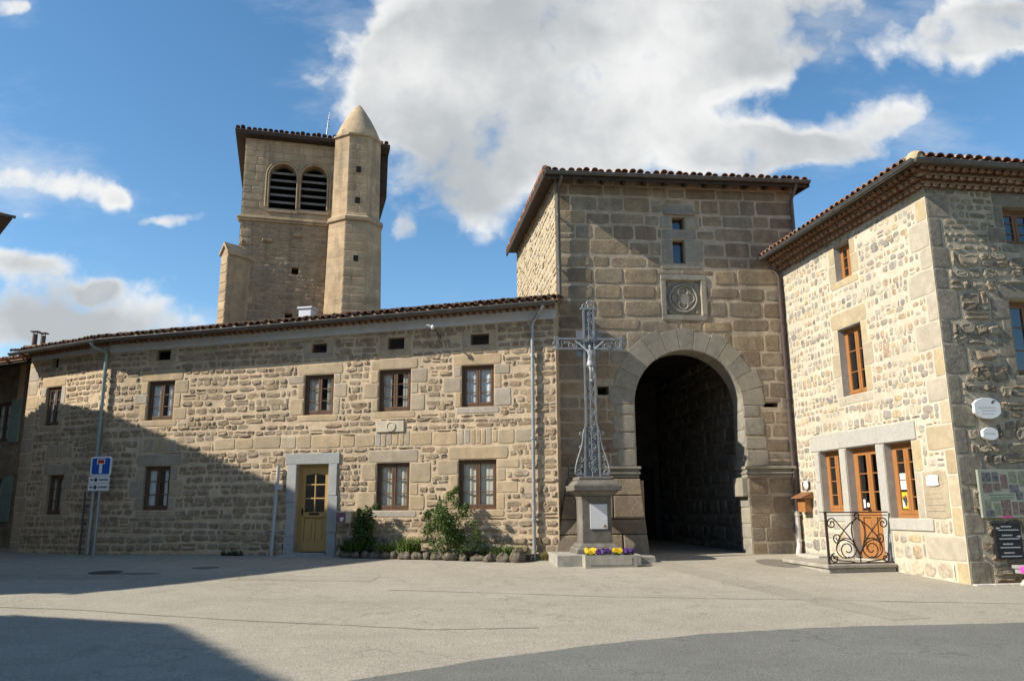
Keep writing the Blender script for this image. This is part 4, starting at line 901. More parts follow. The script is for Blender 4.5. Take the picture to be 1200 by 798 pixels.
    mb.add([E0 + dn, E1 + dn, apex + dn, top2 + dn], [(3, 2, 1, 0)], 1); mb.add([E1 + dn, E2 + dn, top3 + dn, apex + dn], [(3, 2, 1, 0)], 1)
    mb.add([E0, E1, E1 + dn * 2, E0 + dn * 2], [(3, 2, 1, 0)], 1); mb.add([E1, E2, E2 + dn * 2, E1 + dn * 2], [(3, 2, 1, 0)], 1)
    mb.add([top2, apex, A.pt(CU - 4, 6.5, -9), A.pt(-.45, 6.5, -9)], [(0, 1, 2, 3)], 0); mb.add([apex, top3, B.pt(9.2, 7.5, -9), A.pt(CU - 4, 6.5, -9)], [(0, 1, 2, 3)], 0)
    def field(E, eu, inw, L, sgn):
        sp, tl, r = .2, .37, .088; n_ = up + inw * -sl; n_ = n_ / np.linalg.norm(n_); es = inw + up * sl; esn = es / np.linalg.norm(es)
        for i in range(int(L / sp)):
            cu = (i + .5) * sp
            for j in range(12):
                s_ = j * tl
                lim = (L - cu) if sgn > 0 else cu
                if s_ > lim - .1 or s_ > 4.3: continue
                c = E + eu * cu + esn * (s_ - .06) + n_ * RNG.uniform(0, .012); V = []
                for (q, rad, h) in ((0, r, .03), (0, r - .018, .03), (tl + .05, r * .82, .01)):
                    for k in range(7): an = math.pi * k / 6; V.append(c + esn * q + eu * (-math.cos(an) * rad) + n_ * (math.sin(an) * rad * .86 + h - .02))
                mb.add(V, [(k, k + 1, 8 + k, 7 + k) for k in range(6)], 0, False); mb.add(V[:7] + V[14:], [(k, k + 7, k + 8, k + 1) for k in range(6)], 0, True)
    field(E0, A.u, -A.n, CU + .97, 1); field(E1, B.u, -B.n, 9.6, -1)
    hd = apex - E1; hl = np.linalg.norm(hd); hd = hd / hl
    for j in range(1, int(hl / .4)): mb.tube([E1 + hd * (j * .4 - .02) + up * .03, E1 + hd * (j * .4 + .42) + up * .02], [.125, .105], 10, 0)
    rf = mb.build('roof', ['tile', 'eave_wood'], root)
    g = MB(); g.lathe(E1 + up * .03 + (-A.n - B.n) * .10, [(.17, -.10), (.165, .0), (.13, .07), (.05, .11), (0, .112)], 9, 0); sub(g, 'hip_cap', 'right_dressed', rf)
    mb = MB(); gutter(mb, A.pt(-.42, 7.89, .56), A.pt(CU + .56, 7.88, .56), .07); gutter(mb, B.pt(-.56, 7.88, .56), B.pt(9.2, 7.88, .56), .07); mb.build('gutter', 'zinc_dark', root)
    pipe(A, [(-.20, 7.83, .56), (-.18, 7.74, .52), (.02, 7.55, .2), (.06, 7.4, .12), (.06, 1.42, .12)], .05, 'pipe_brown', root, clips=[(.06, 6.2, .12), (.06, 4.2, .12), (.06, 2.4, .12)])
    p = pipe(A, [(.06, 1.44, .13), (.06, .62, .13), (.12, .42, .2)], .062, 'pipe_white', root, clips=[(.06, 1.36, .13), (.06, .75, .13)])
    p['label'] = 'pale cast foot of the brown drainpipe'
    # windows
    o = casement(A, w3[0], w3[1], w3[2], w3[3], -.17, root, 'wood_orange', 2, 3, .045, .05, .02, curtain=False); 
    o = casement(A, w2[0], w2[1], w2[2], w2[3], -.17, root, 'wood_orange', 2, 3, .055, .06, .02, curtain=False)
    o = casement(A, s1[0], s1[1], s1[2], s1[3], -.17, root, 'wood_orange', 2, 4, .06, .07, .02, curtain=False, name='shop_window')
    o3 = casement(A, s3[0], s3[1], s3[2], s3[3], -.17, root, 'wood_orange', 2, 4, .06, .075, .02, curtain=False, name='shop_window')
    g = MB(); g.box(A, 3.725, 3.905, 1.88, 2.20, -.190, -.184); sub(g, 'white_notice', 'white', o3)
    g = MB(); g.box(A, 3.725, 3.905, 1.50, 1.83, -.190, -.184); g.prism(A, [(3.77, 1.56), (3.86, 1.55), (3.89, 1.67), (3.86, 1.77), (3.76, 1.74), (3.74, 1.64)], -.1839, -.1825, 1); g.prism(A, [(3.735, 1.54), (3.81, 1.53), (3.80, 1.61), (3.75, 1.68)], -.1824, -.1815, 2); sub(g, 'yellow_poster', ['poster_yellow', 'ink', 'white'], o3)
    for h in hb: casement(B, *h[:4], -.2, root, 'wood_orange' if False else 'wood_mid', 2, 3, .06, .06, .022, curtain=False)
    # glazed shop door, two leaves of orange wood with solid foot panels
    mb = MB(); a, b, c, d = dr[:4]; w = -.17; fr = .07
    mb.box(A, a, a + fr, c, d, w - .06, w); mb.box(A, b - fr, b, c, d, w - .06, w); mb.box(A, a + fr, b - fr, d - fr, d, w - .06, w - .002)
    a2, b2, d2 = a + fr + .004, b - fr - .004, d - fr - .004; st = .085; um = (a2 + b2) / 2; leaves = ((a2, um - .003), (um + .003, b2))
    for (p, q) in leaves:
        mb.box(A, p, p + st, c + .01, d2, w - .05, w + .004); mb.box(A, q - st, q, c + .01, d2, w - .05, w + .004)
        for (e, f, z) in ((d2 - .10, d2, 0), (c + .86, c + 1.0, 0), (c + .01, c + .18, 0), (c + .18, c + .86, -.028)): mb.box(A, p + st, q - st, e, f, w - .05, w + .002 + z)
        for k in (1, 2): vv = c + 1.0 + (d2 - .10 - c - 1.0) * k / 3; mb.box(A, p + st, q - st, vv - .011, vv + .011, w - .035, w - .008)
        mb.box(A, p + st + .05, q - st - .05, c + .25, c + .79, w - .026, w - .014)
    o = mb.build('shop_door', 'wood_orange', root, bevel=.006)
    for (p, q) in leaves: g = MB(); g.quad(A, (p + st, c + 1.0, w - .02), (q - st, c + 1.0, w - .02), (q - st, d2 - .10, w - .02), (p + st, d2 - .10, w - .02)); sub(g, 'pane', 'glass', o)
    g = MB(); g.tube([A.pt(um - .05, c + 1.02, w), A.pt(um - .05, c + 1.02, w + .05), A.pt(um - .16, c + 1.02, w + .05)], .011, 8); sub(g, 'handle', 'iron_rust', o)
    g = MB(); g.prism(A, [(a2 + st + .05, c + 1.06), (a2 + st + .12, c + 1.06), (a2 + st + .12, c + 1.24), (a2 + st + .05, c + 1.24)], w - .015, w - .010); sub(g, 'white_notice', 'white', o)
    g = MB(); g.lathe(A.pt(um - st - .09, c + 1.12, w - .013), [(.05, 0), (.05, .004), (0, .004)], 14, 0, False, 0, (A.u, up, A.n)); sub(g, 'round_sticker', 'white', o)
    # floors inside keep the rooms dark
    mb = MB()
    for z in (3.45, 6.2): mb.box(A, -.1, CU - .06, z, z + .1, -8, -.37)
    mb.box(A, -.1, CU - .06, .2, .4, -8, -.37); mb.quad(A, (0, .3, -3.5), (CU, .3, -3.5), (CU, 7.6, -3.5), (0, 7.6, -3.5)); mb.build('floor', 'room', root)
    # incised inscription stone: worn lines cut into the pale block
    for k, v in enumerate((2.06, 1.96, 1.79, 1.70, 1.58, 1.47)):
        u = 4.72; mb = MB()
        mb.box(A, 4.72, 5.27 - RNG.uniform(0, .12), v - .008, v + .008, .008, .0165 + .0008 * k)
        mb.build('worn_inscription', 'plaque_ink', root)
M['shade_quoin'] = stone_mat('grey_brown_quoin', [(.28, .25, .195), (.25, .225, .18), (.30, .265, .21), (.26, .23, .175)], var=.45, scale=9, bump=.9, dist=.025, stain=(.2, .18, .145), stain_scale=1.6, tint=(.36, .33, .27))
M['reveal_grey'] = stone_mat('grey_reveal_stone', [(.40, .38, .345)], var=.2, scale=9, bump=.4, dist=.01)
M['wood_mid'] = plain_mat('brown_varnished_wood', (.20, .10, .045), .5, .3, 7, .3, stretch=(8, 8, .7))
M['plaque_ink'] = stone_mat('worn_grey_carving', [(.40, .35, .27)], var=.3, scale=20)
corner_house()
# ------------------------------------------------------------------ church tower
def church_tower():
    root = thing('church_tower', 'square church bell tower with two louvred arches and a cone-topped stair turret', 'church tower', (*FT.pt(.8, 0)[:2], .4))
    F = FT; UL, UR = -2.08, 3.55; VT = 17.15
    lv = [(-1.0, .10, 14.0, 15.50), (.30, 1.38, 14.05, 15.55)]          # spring line; semicircle above
    holes = [(a, b, c, d + .62, 0) for a, b, c, d in lv] + [(.08, .36, 11.2, 11.5, .4), (-.1, .2, 9.25, 9.5, .4)]
    mb = MB(); sheet(mb, F, UL, UR, 0, VT, holes, None, 0, .4)
    for (a, b, c, d) in lv:
        uc, r, n = (a + b) / 2, (b - a) / 2, 14; arc = [(uc + r * math.cos(math.pi * i / n), d + r * 1.08 * math.sin(math.pi * i / n)) for i in range(n + 1)]
        for i in range(n): mb.quad(F, (*arc[i + 1], 0), (*arc[i], 0), (arc[i][0], d + .62, 0), (arc[i + 1][0], d + .62, 0), 0)
        path = [(b, c)] + arc + [(a, c)]
        for i in range(len(path) - 1): mb.quad(F, (*path[i], 0), (*path[i], -.55), (*path[i + 1], -.55), (*path[i + 1], 0), 2)
        mb.quad(F, (a, c, 0), (b, c, 0), (b, c, -.55), (a, c, -.55), 2)
        # moulded arch round the opening
        for k, (r0, w) in enumerate(((r + .04, .02), (r + .14, .01))):
            P = [F.pt(uc + r0, c + .1, w)] + [F.pt(uc + r0 * math.cos(math.pi * i / n), d + r0 * 1.06 * math.sin(math.pi * i / n), w) for i in range(n + 1)] + [F.pt(uc - r0, c + .1, w)]
            mb.tube(P, .035, 8, 2)
        mb.box(F, a - .1, b + .1, c - .14, c, -.3, .08, 2)
    EX = [(a - .12, b + .12, c - .14, d + .72) for a, b, c, d in lv] + [h[:4] for h in holes[2:]] + [(-9, 9, 13.35, 13.62)]
    rubble(mb, F, UL + .02, UR, 8.0, 13.35, EX, (.11, .2), (.16, .42), .02, (.004, .018), .88, .1, split=.05, rough=.4, wav=.03)
    rubble(mb, F, UL + .02, UR, 13.62, 17.1, EX, (.26, .38), (.4, .8), .014, (.006, .016), .955, .04, 2, split=0, rough=.2, wav=0)
    quo = [(UL + .01, UL + RNG.uniform(.35, .7), 8 + i * .36, 8.35 + i * .36) for i in range(15)]; blocks(mb, F, [q for q in quo if q[3] < 13.35], .034, 2, corner=.96)
    P = [(UL, VT), (UL, VT), (UR, VT), (UR, VT)]
    mb.quad(F, (UL, 0, -5.6), (UL, 0, 0), (UL, VT, 0), (UL, VT, -5.6), 2); mb.quad(F, (UR, 0, 0), (UR, 0, -5.6), (UR, VT, -5.6), (UR, VT, 0), 2); mb.quad(F, (UR, 0, -5.6), (UL, 0, -5.6), (UL, VT, -5.6), (UR, VT, -5.6), 2)
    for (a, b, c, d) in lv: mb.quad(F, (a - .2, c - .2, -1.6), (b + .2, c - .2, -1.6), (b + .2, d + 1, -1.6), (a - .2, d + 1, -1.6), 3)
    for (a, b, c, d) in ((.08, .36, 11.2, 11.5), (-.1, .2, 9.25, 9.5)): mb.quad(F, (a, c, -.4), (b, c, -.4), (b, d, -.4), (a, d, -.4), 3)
    # shallow worn features: old put-log stones and a gargoyle stump
    for (u, v) in ((-.95, 12.6), (.25, 12.9)): mb.stone(F, u - .22, u + .22, v - .1, v + .1, .12, .85, .1, 2)
    mb.build('wall', ['tower_mortar', 'tower_stone', 'tower_plain', 'hole_shade'], root)
    for (a, b, c, d) in lv:
        mb = MB(); n = 6
        for k in range(n):
            v = c + .1 + k * .33
            if v > d + .45: break
            uc, r = (a + b) / 2, (b - a) / 2; hw = r if v < d else math.sqrt(max(.02, r * r - (v - d) ** 2))
            mb.hull8([F.pt(uc - hw, v - .04, -.18), F.pt(uc + hw, v - .04, -.18), F.pt(uc + hw, v + .10, -.50), F.pt(uc - hw, v + .10, -.50), F.pt(uc - hw, v + .02, -.18), F.pt(uc + hw, v + .02, -.18), F.pt(uc + hw, v + .16, -.50), F.pt(uc - hw, v + .16, -.50)])
            mb.box(F, uc - hw, uc + hw, v - .08, v + .02, -.19, -.17)
        mb.build('louvre', 'louvre_slate', root)
    mb = MB(); mb.box(F, UL - .10, UR, 13.40, 13.50, -.3, .10); mb.box(F, UL - .15, UR, 13.50, 13.58, -.3, .15); mb.box(F, UL - .08, UR, 13.58, 13.66, -.3, .08)
    mb.build('string_course', 'tower_plain', root, bevel=.03)
    # turret: eight-sided shaft with a wider foot, stone cone
    mb = MB(); uc, wc = 2.62, .05; c = F.pt(uc, 0, wc); ax = (F.u, -F.n, np.array([0, 0, 1.])); a0 = R(22.5)
    mb.lathe(c, [(1.30, 0), (1.27, 9.0), (1.19, 13.3), (1.16, 13.36), (1.26, 13.42), (1.26, 13.56), (1.12, 13.66), (1.08, 13.8), (1.06, 17.2), (1.06, 17.25), (1.14, 17.30), (1.14, 17.38), (.98, 17.42)], 8, 0, False, a0, ax)
    mb.lathe(c, [(1.0, 17.38), (.98, 17.55), (.80, 17.98), (.58, 18.42), (.34, 18.82), (.16, 19.08), (.06, 19.2), (0, 19.22)], 24, 0, True, 0, ax)
    # ashlar joints on the turret faces
    for k in range(8):
        am = a0 + 2 * math.pi * (k + .5) / 8; nrm = F.u * math.cos(am) - F.n * math.sin(am)
        if nrm @ np.array([-.1, -1, 0]) < .05: continue
        deg = math.degrees(math.atan2(nrm[0], -nrm[1])); ap = math.cos(math.pi / 8)
        v = 8.0
        while v < 17.1:
            h = RNG.uniform(.30, .42)
            if 13.0 < v < 13.68 or v + h > 17.2 or (v < 13.32 < v + h): v += .08; continue
            rad = (1.27 - (v - 9) * .0186 if v < 13.4 else 1.08 - (v - 13.8) * .006)
            FF = Fr(c + nrm * (rad * ap - .008), deg); hw = rad * math.sin(math.pi / 8)
            if RNG.random() < .5: mb.stone(FF, -hw + .005, hw - .005, v + .006, v + h - .006, .009, .975, .02, 1, 0, .15)
            else:
                s_ = RNG.uniform(-.4, .4) * hw; mb.stone(FF, -hw + .005, s_ - .006, v + .006, v + h - .006, .009, .975, .02, 1, 0, .15); mb.stone(FF, s_ + .006, hw - .005, v + .006, v + h - .006, .009, .975, .02, 1, 0, .15)
            v += h
    tr = mb.build('stair_turret', ['tower_plain', 'tower_plain'], root)
    mb = MB()
    nr = (F.n * math.cos(R(0))); FF = Fr(c + F.n * (1.1 * .924), 15)
    for v in (15.6, 14.2, 11.6, 9.9): mb = MB(); rad = 1.08 if v > 13.6 else 1.2; FQ = Fr(c + F.n * (rad * .924 + .022), 15); mb.box(FQ, -.08, .12, v, v + .26, -.25, .006); sub(mb, 'slit_shade_block', 'hole_shade', tr)  # solid black blocks, their colour standing in for the shade in the slits
    # thin coping on the shoulder of the turret foot
    # corner buttress with a gabled head
    mb = MB(); FBt = Fr(F.pt(-2.12, 0, .1), -38); bw = .25
    mb.prism(FBt, [(-bw, 0), (bw, 0), (bw, 11.75), (0, 12.15), (-bw, 11.75)], -1.0, .55)
    mb.prism(FBt, [(-bw - .06, 11.70), (0, 12.12), (bw + .06, 11.70), (bw + .06, 11.82), (0, 12.26), (-bw - .06, 11.82)], -1.0, .62)
    v = 8.0
    FL_ = Fr(FBt.pt(-bw, 0, .55), -38 - 90)
    while v < 11.6:
        h = RNG.uniform(.3, .42); mb.stone(FBt, -bw + .01, bw - .01, v, v + h - .015, .02, .96, .02, 0, .55, .15); mb.stone(FL_, -1.5, -.76, v, v + h - .015, .02, .96, .02, 0, 0, .15); mb.stone(FL_, -.74, -.01, v, v + h - .015, .02, .96, .02, 0, 0, .15); v += h
    bt = mb.build('corner_buttress', 'tower_plain', root)
    g = MB(); g.tube([FBt.pt(0, 12.2, -.3), FBt.pt(.03, 12.38, -.28), FBt.pt(.2, 12.46, -.1), FBt.pt(.36, 12.42, .0)], [.08, .09, .07, .04], 8); sub(g, 'carved_beast', 'tower_plain', bt)
    # roof
    mb = MB(); k = -.10; es = -F.n + np.array([0, 0, k])
    tiles(mb, F.pt(UL - .42, 17.36, .40), F.u, es, 6.45, 6.5, .22, .4, 0, .82, .095)
    mb.hull8([F.pt(UL - .40, 17.16, .38), F.pt(UR + .47, 17.16, .38), F.pt(UR + .47, 16.5, -6.0), F.pt(UL - .40, 16.5, -6.0), F.pt(UL - .40, 17.32, .38), F.pt(UR + .47, 17.32, .38), F.pt(UR + .47, 16.66, -6.0), F.pt(UL - .40, 16.66, -6.0)], 1)
    mb.hull8([F.pt(UR + .16, 15.2, -.6), F.pt(UR + .46, 15.2, -.6), F.pt(UR + .46, 15.2, -5.6), F.pt(UR + .16, 15.2, -5.6), F.pt(UR + .16, 17.2, -.3), F.pt(UR + .46, 17.2, -.3), F.pt(UR + .46, 16.6, -5.6), F.pt(UR + .16, 16.6, -5.6)], 1)
    mb.build('roof', ['tile_dark', 'eave_wood'], root)
    # iron cross and weathercock rod
    mb = MB(); p = F.pt(1.22, 17.2, -.5); q = F.pt(1.36, 19.0, -.5)
    mb.tube([p, (p * .5 + q * .5), q], [.035, .028, .012], 8)
    d = (q - p) / np.linalg.norm(q - p)
    for t, w in ((.30, .10), (.62, .14), (.80, .07)): o_ = p + (q - p) * t; mb.tube([o_ - F.u * w, o_ + F.u * w], .014, 6)
    mb.build('lightning_rod', 'zinc', root)
M['louvre_slate'] = plain_mat('grey_louvre_board', (.17, .155, .14), .7, .25, 5)
church_tower()

# ------------------------------------------------------------------ wayside cross in front of the gate
def wayside_cross():
    UC, WC = .70, .98; F = FG; zb = ground_z(*F.pt(UC, 0, WC)[:2])
    root = thing('wayside_cross', 'ornate grey iron crucifix on a dark stone pedestal in front of the gate', 'cross', (*F.pt(UC, 0, WC)[:2], zb))
    def q(u): return UC + u
    def sq(mb, h, v0, v1, h1=None, m=0):
        h1 = h if h1 is None else h1
        P = [F.pt(q(a * h), v0, WC + b * h) for a, b in ((-1, 1), (1, 1), (1, -1), (-1, -1))] + [F.pt(q(a * h1), v1, WC + b * h1) for a, b in ((-1, 1), (1, 1), (1, -1), (-1, -1))]; mb.hull8(P, m)
    mb = MB(); mb.box(F, q(-.98), q(.06), zb - .1, zb + .20, WC - .75, WC + .72); mb.box(F, q(.064), q(.90), zb - .1, zb + .185, WC - .75, WC + .66); mb.build('plinth', 'pedestal_base', root, bevel=.02)
    mb = MB(); sq(mb, .50, zb + .18, zb + .27); sq(mb, .50, zb + .272, zb + .34, .46); sq(mb, .44, zb + .342, zb + .42, .37); mb.build('base_moulding', 'pedestal', root, bevel=.02)
    mb = MB(); sq(mb, .335, .75, 1.80); mb.build('die', 'pedestal', root, bevel=.015)
    mb = MB(); mb.box(F, q(-.155), q(.235), 1.10, 1.64, WC + .33, WC + .352); pl = mb.build('marble_plaque', 'marble', root, bevel=.004)
    g = MB(); g.lathe(F.pt(q(.16), 1.17, WC + .352), [(.035, 0), (.03, .008), (0, .01)], 10, 0, True, 0, (F.u, np.array([0, 0, 1.]), F.n)); sub(g, 'bronze_medal', 'medal', pl)
    mb = MB(); sq(mb, .35, 1.76, 1.82); sq(mb, .37, 1.822, 1.93, .50); sq(mb, .53, 1.932, 2.06, .55); sq(mb, .50, 2.062, 2.17, .42); sq(mb, .40, 2.172, 2.25); mb.build('cap', 'pedestal', root, bevel=.02)
    # iron cross: open frames filled with scrollwork
    w0, w1 = WC - .02, WC + .02; up = np.array([0, 0, 1.])
    def cu_(pts, r=.012): mb.tube([F.pt(a, b, WC) for a, b in pts], r, 6)
    def spiral(u, v, r, a0, turns, d=1, rr=.010, n=18): cu_([(u + r * (1 - .8 * i / n) * math.cos(a0 + d * 2 * math.pi * turns * i / n), v + r * (1 - .8 * i / n) * math.sin(a0 + d * 2 * math.pi * turns * i / n)) for i in range(n + 1)], rr)
    mb = MB(); VA = 5.36; VTOP = 6.22; VB = 2.25
    def rail(u0, v0, u1, v1, t=.022):
        d = math.hypot(u1 - u0, v1 - v0); nx, ny = -(v1 - v0) / d * t, (u1 - u0) / d * t
        mb.prism(F, [(u0 - nx, v0 - ny), (u1 - nx, v1 - ny), (u1 + nx, v1 + ny), (u0 + nx, v0 + ny)][::-1] if False else [(u0 + nx, v0 + ny), (u0 - nx, v0 - ny), (u1 - nx, v1 - ny), (u1 + nx, v1 + ny)], w0, w1)
    hs = .118
    for s in (-1, 1):
        rail(q(s * .175), VB, q(s * .15), 3.35); rail(q(s * .15), 3.35, q(s * hs), 3.5); rail(q(s * hs), 3.5, q(s * hs), VTOP)
        rail(q(s * hs), VA + hs, q(s * .76), VA + hs); rail(q(s * hs), VA - hs, q(s * .76), VA - hs); rail(q(s * .76), VA - hs - .04, q(s * .76), VA + hs + .04, .03)
        for t in (-1, 1): spiral(q(s * .79), VA + t * .12, .07, math.pi if s > 0 else 0, .9, t * s, .014)
        spiral(q(s * .83), VA, .05, 0, 1, 1, .016)
        # arm scrolls
        for k in range(3): uu = .25 + k * .18; spiral(q(s * uu), VA + .04 * (-1) ** k, .085, 0, 1.4, (-1) ** k, .012); spiral(q(s * (uu + .08)), VA - .06 * (-1) ** k, .06, math.pi, 1.2, -(-1) ** k, .011)
        # foot brackets
        P = [(q(s * (.20 + .20 * math.sin(t * math.pi / 2) ** 2 * 1.0)), 3.22 - .9 * t) for t in [i / 12 for i in range(13)]]; cu_([(q(s * .17), 3.34)] + P, .02)
        spiral(q(s * .33), 2.36, .09, 0 if s > 0 else math.pi, 1.5, -s, .016); spiral(q(s * .27), 2.66, .08, 0, 1.4, s, .014); spiral(q(s * .25), 2.92, .06, 0, 1.2, -s, .012); spiral(q(s * .24), 3.24, .06, 0, 1.2, s, .012); spiral(q(s * .29), 2.5, .06, 1, 1.2, s, .012)
        cu_([(q(s * .20), 2.3), (q(s * .36), 2.30), (q(s * .42), 2.34)], .02)
        spiral(q(s * .09), VTOP + .06, .07, -math.pi / 2, 1.0, s, .014)
    v = 2.4
    k = 0
    while v < VTOP - .08:
        if abs(v - VA) > .2: spiral(q(.035 * (-1) ** k), v, .074, k, 1.5, (-1) ** k, .013); spiral(q(-.05 * (-1) ** k), v + .07, .05, k, 1.2, -(-1) ** k, .011)
        v += .135; k += 1
    rail(q(-.2), VTOP, q(.2), VTOP, .025); spiral(q(0), VTOP + .13, .06, 0, 1, 1, .018); cu_([(q(0), VTOP), (q(0), VTOP + .2)], .02)
    cu_([(q(0), 2.25), (q(0), VTOP)], .012)
    mb.build('iron_cross', 'iron_grey', root)
    # nimbus: square plate and square turned plate behind the crossing, rays
    mb = MB(); wz = (WC - .045, WC - .03)
    mb.prism(F, [(q(-.30), VA - .30), (q(.24), VA - .30), (q(.24), VA - .18), (q(.31), VA - .18), (q(.31), VA + .20), (q(.24), VA + .20), (q(.24), VA + .32), (q(-.30), VA + .32)], *wz)
    mb.build('nimbus_plate', 'iron_plate', root); mb = MB(); mb.prism(F, [(q(-hs), VA + .32), (q(hs), VA + .32), (q(hs), VTOP - .03), (q(-hs), VTOP - .03)], *wz); mb.build('backing_plate', 'iron_plate', root); mb = MB(); mb.prism(F, [(q(-.16), VB + .02), (q(.16), VB + .02), (q(hs), 3.4), (q(-hs), 3.4)], *wz)
    mb.build('backing_plate', 'iron_plate', root)
    mb = MB()
    for i in range(13):
        a = math.pi * i / 12; mb.tube([F.pt(q(.05 * math.cos(a)), VA + .05 + .05 * math.sin(a), WC + .03), F.pt(q(.19 * math.cos(a)), VA + .05 + .16 * math.sin(a), WC + .03)], [.012, .006], 6)
    mb.build('ray_halo', 'iron_grey', root)
    # crucified figure: one continuous skin
    J = {}; V = []; E = []; RD = []
    def jn(n, u, v, w, r): J[n] = len(V); V.append(F.pt(q(u), v, WC + .06 + w) - np.array(LOC[root.name])); RD.append(r)
    jn('pelvis', .0, 4.93, .03, .058); jn('waist', -.005, 5.02, .03, .046); jn('chest', 0, 5.13, .035, .064); jn('neck', .0, 5.215, .04, .024); jn('head', -.012, 5.262, .062, .040); jn('crown', -.015, 5.31, .07, .030)
    for s, n in ((-1, 'l'), (1, 'r')):
        jn('sh' + n, s * .075, 5.19, .03, .030); jn('el' + n, s * .19, 5.29, .02, .020); jn('wr' + n, s * .30, 5.385, .005, .013); jn('ha' + n, s * .345, 5.42, .0, .014)
        jn('hp' + n, s * .035, 4.90, .03, .044); jn('kn' + n, s * .025 + .02, 4.70, .075, .030); jn('an' + n, s * .012, 4.50, .02, .017); jn('ft' + n, s * .012, 4.445, .05, .014)
    C_ = [('pelvis', 'waist'), ('waist', 'chest'), ('chest', 'neck'), ('neck', 'head'), ('head', 'crown')]
    for n in 'lr': C_ += [('chest', 'sh' + n), ('sh' + n, 'el' + n), ('el' + n, 'wr' + n), ('wr' + n, 'ha' + n), ('pelvis', 'hp' + n), ('hp' + n, 'kn' + n), ('kn' + n, 'an' + n), ('an' + n, 'ft' + n)]
    me = bpy.data.meshes.new('figure'); me.from_pydata([tuple(p) for p in V], [(J[a], J[b]) for a, b in C_], []); o = bpy.data.objects.new('figure', me); COL.objects.link(o); o.parent = root; LOC[o.name] = LOC[root.name]
    sm = o.modifiers.new('skin', 'SKIN'); me.skin_vertices.new() if not me.skin_vertices else None
    for i, r in enumerate(RD): me.skin_vertices[0].data[i].radius = (r, r)
    me.skin_vertices[0].data[0].use_root = True
    sb = o.modifiers.new('sub', 'SUBSURF'); sb.levels = 2; sb.render_levels = 2; me.materials.append(M['iron_figure'])
    o['label'] = 'pale grey metal figure with outstretched arms'
    mb = MB(); mb.lathe(F.pt(q(.0), 4.87, WC + .09), [(.085, -.05), (.082, .03), (.07, .06)], 10); mb.tube([F.pt(q(.08), 4.9, WC + .1), F.pt(q(.11), 4.80, WC + .1)], [.03, .012], 6); sub(mb, 'loincloth', 'iron_figure', o)
M['medal'] = plain_mat('bronze_medal', (.40, .20, .06), .4, .2)
M['iron_figure'] = plain_mat('pale_grey_iron', (.36, .37, .38), .5, .25, 14, .3, .004, metal=.1)
wayside_cross()

# ------------------------------------------------------------------ plants, planter, flower bed stones
def leafcloud(mb, centers, n, size, m=0, flat=.3):
    for _ in range(n):
        c, r = centers[RNG.randrange(len(centers))]
        d = np.array([RNG.gauss(0, 1), RNG.gauss(0, 1), RNG.gauss(0, 1)]); d /= np.linalg.norm(d) + 1e-6
        p = np.array(c) + d * np.array(r) * RNG.uniform(.45, 1.0)
        a = np.array([RNG.gauss(0, 1), RNG.gauss(0, 1), RNG.gauss(0, .6)]) + d * .3; a /= np.linalg.norm(a); b = np.cross(a, d + np.array([RNG.gauss(0, .5), RNG.gauss(0, .5), RNG.gauss(0, .5)])); b /= np.linalg.norm(b) + 1e-6
        nn = np.cross(a, b); L = size * RNG.uniform(.6, 1.3); W_ = L * RNG.uniform(.32, .48)
        mb.add([p - a * L * .5, p + b * W_ * .5 - a * L * .05, p + a * L * .5 + nn * L * .1, p - b * W_ * .5 - a * L * .05], [(0, 1, 2), (0, 2, 3)], m, True)
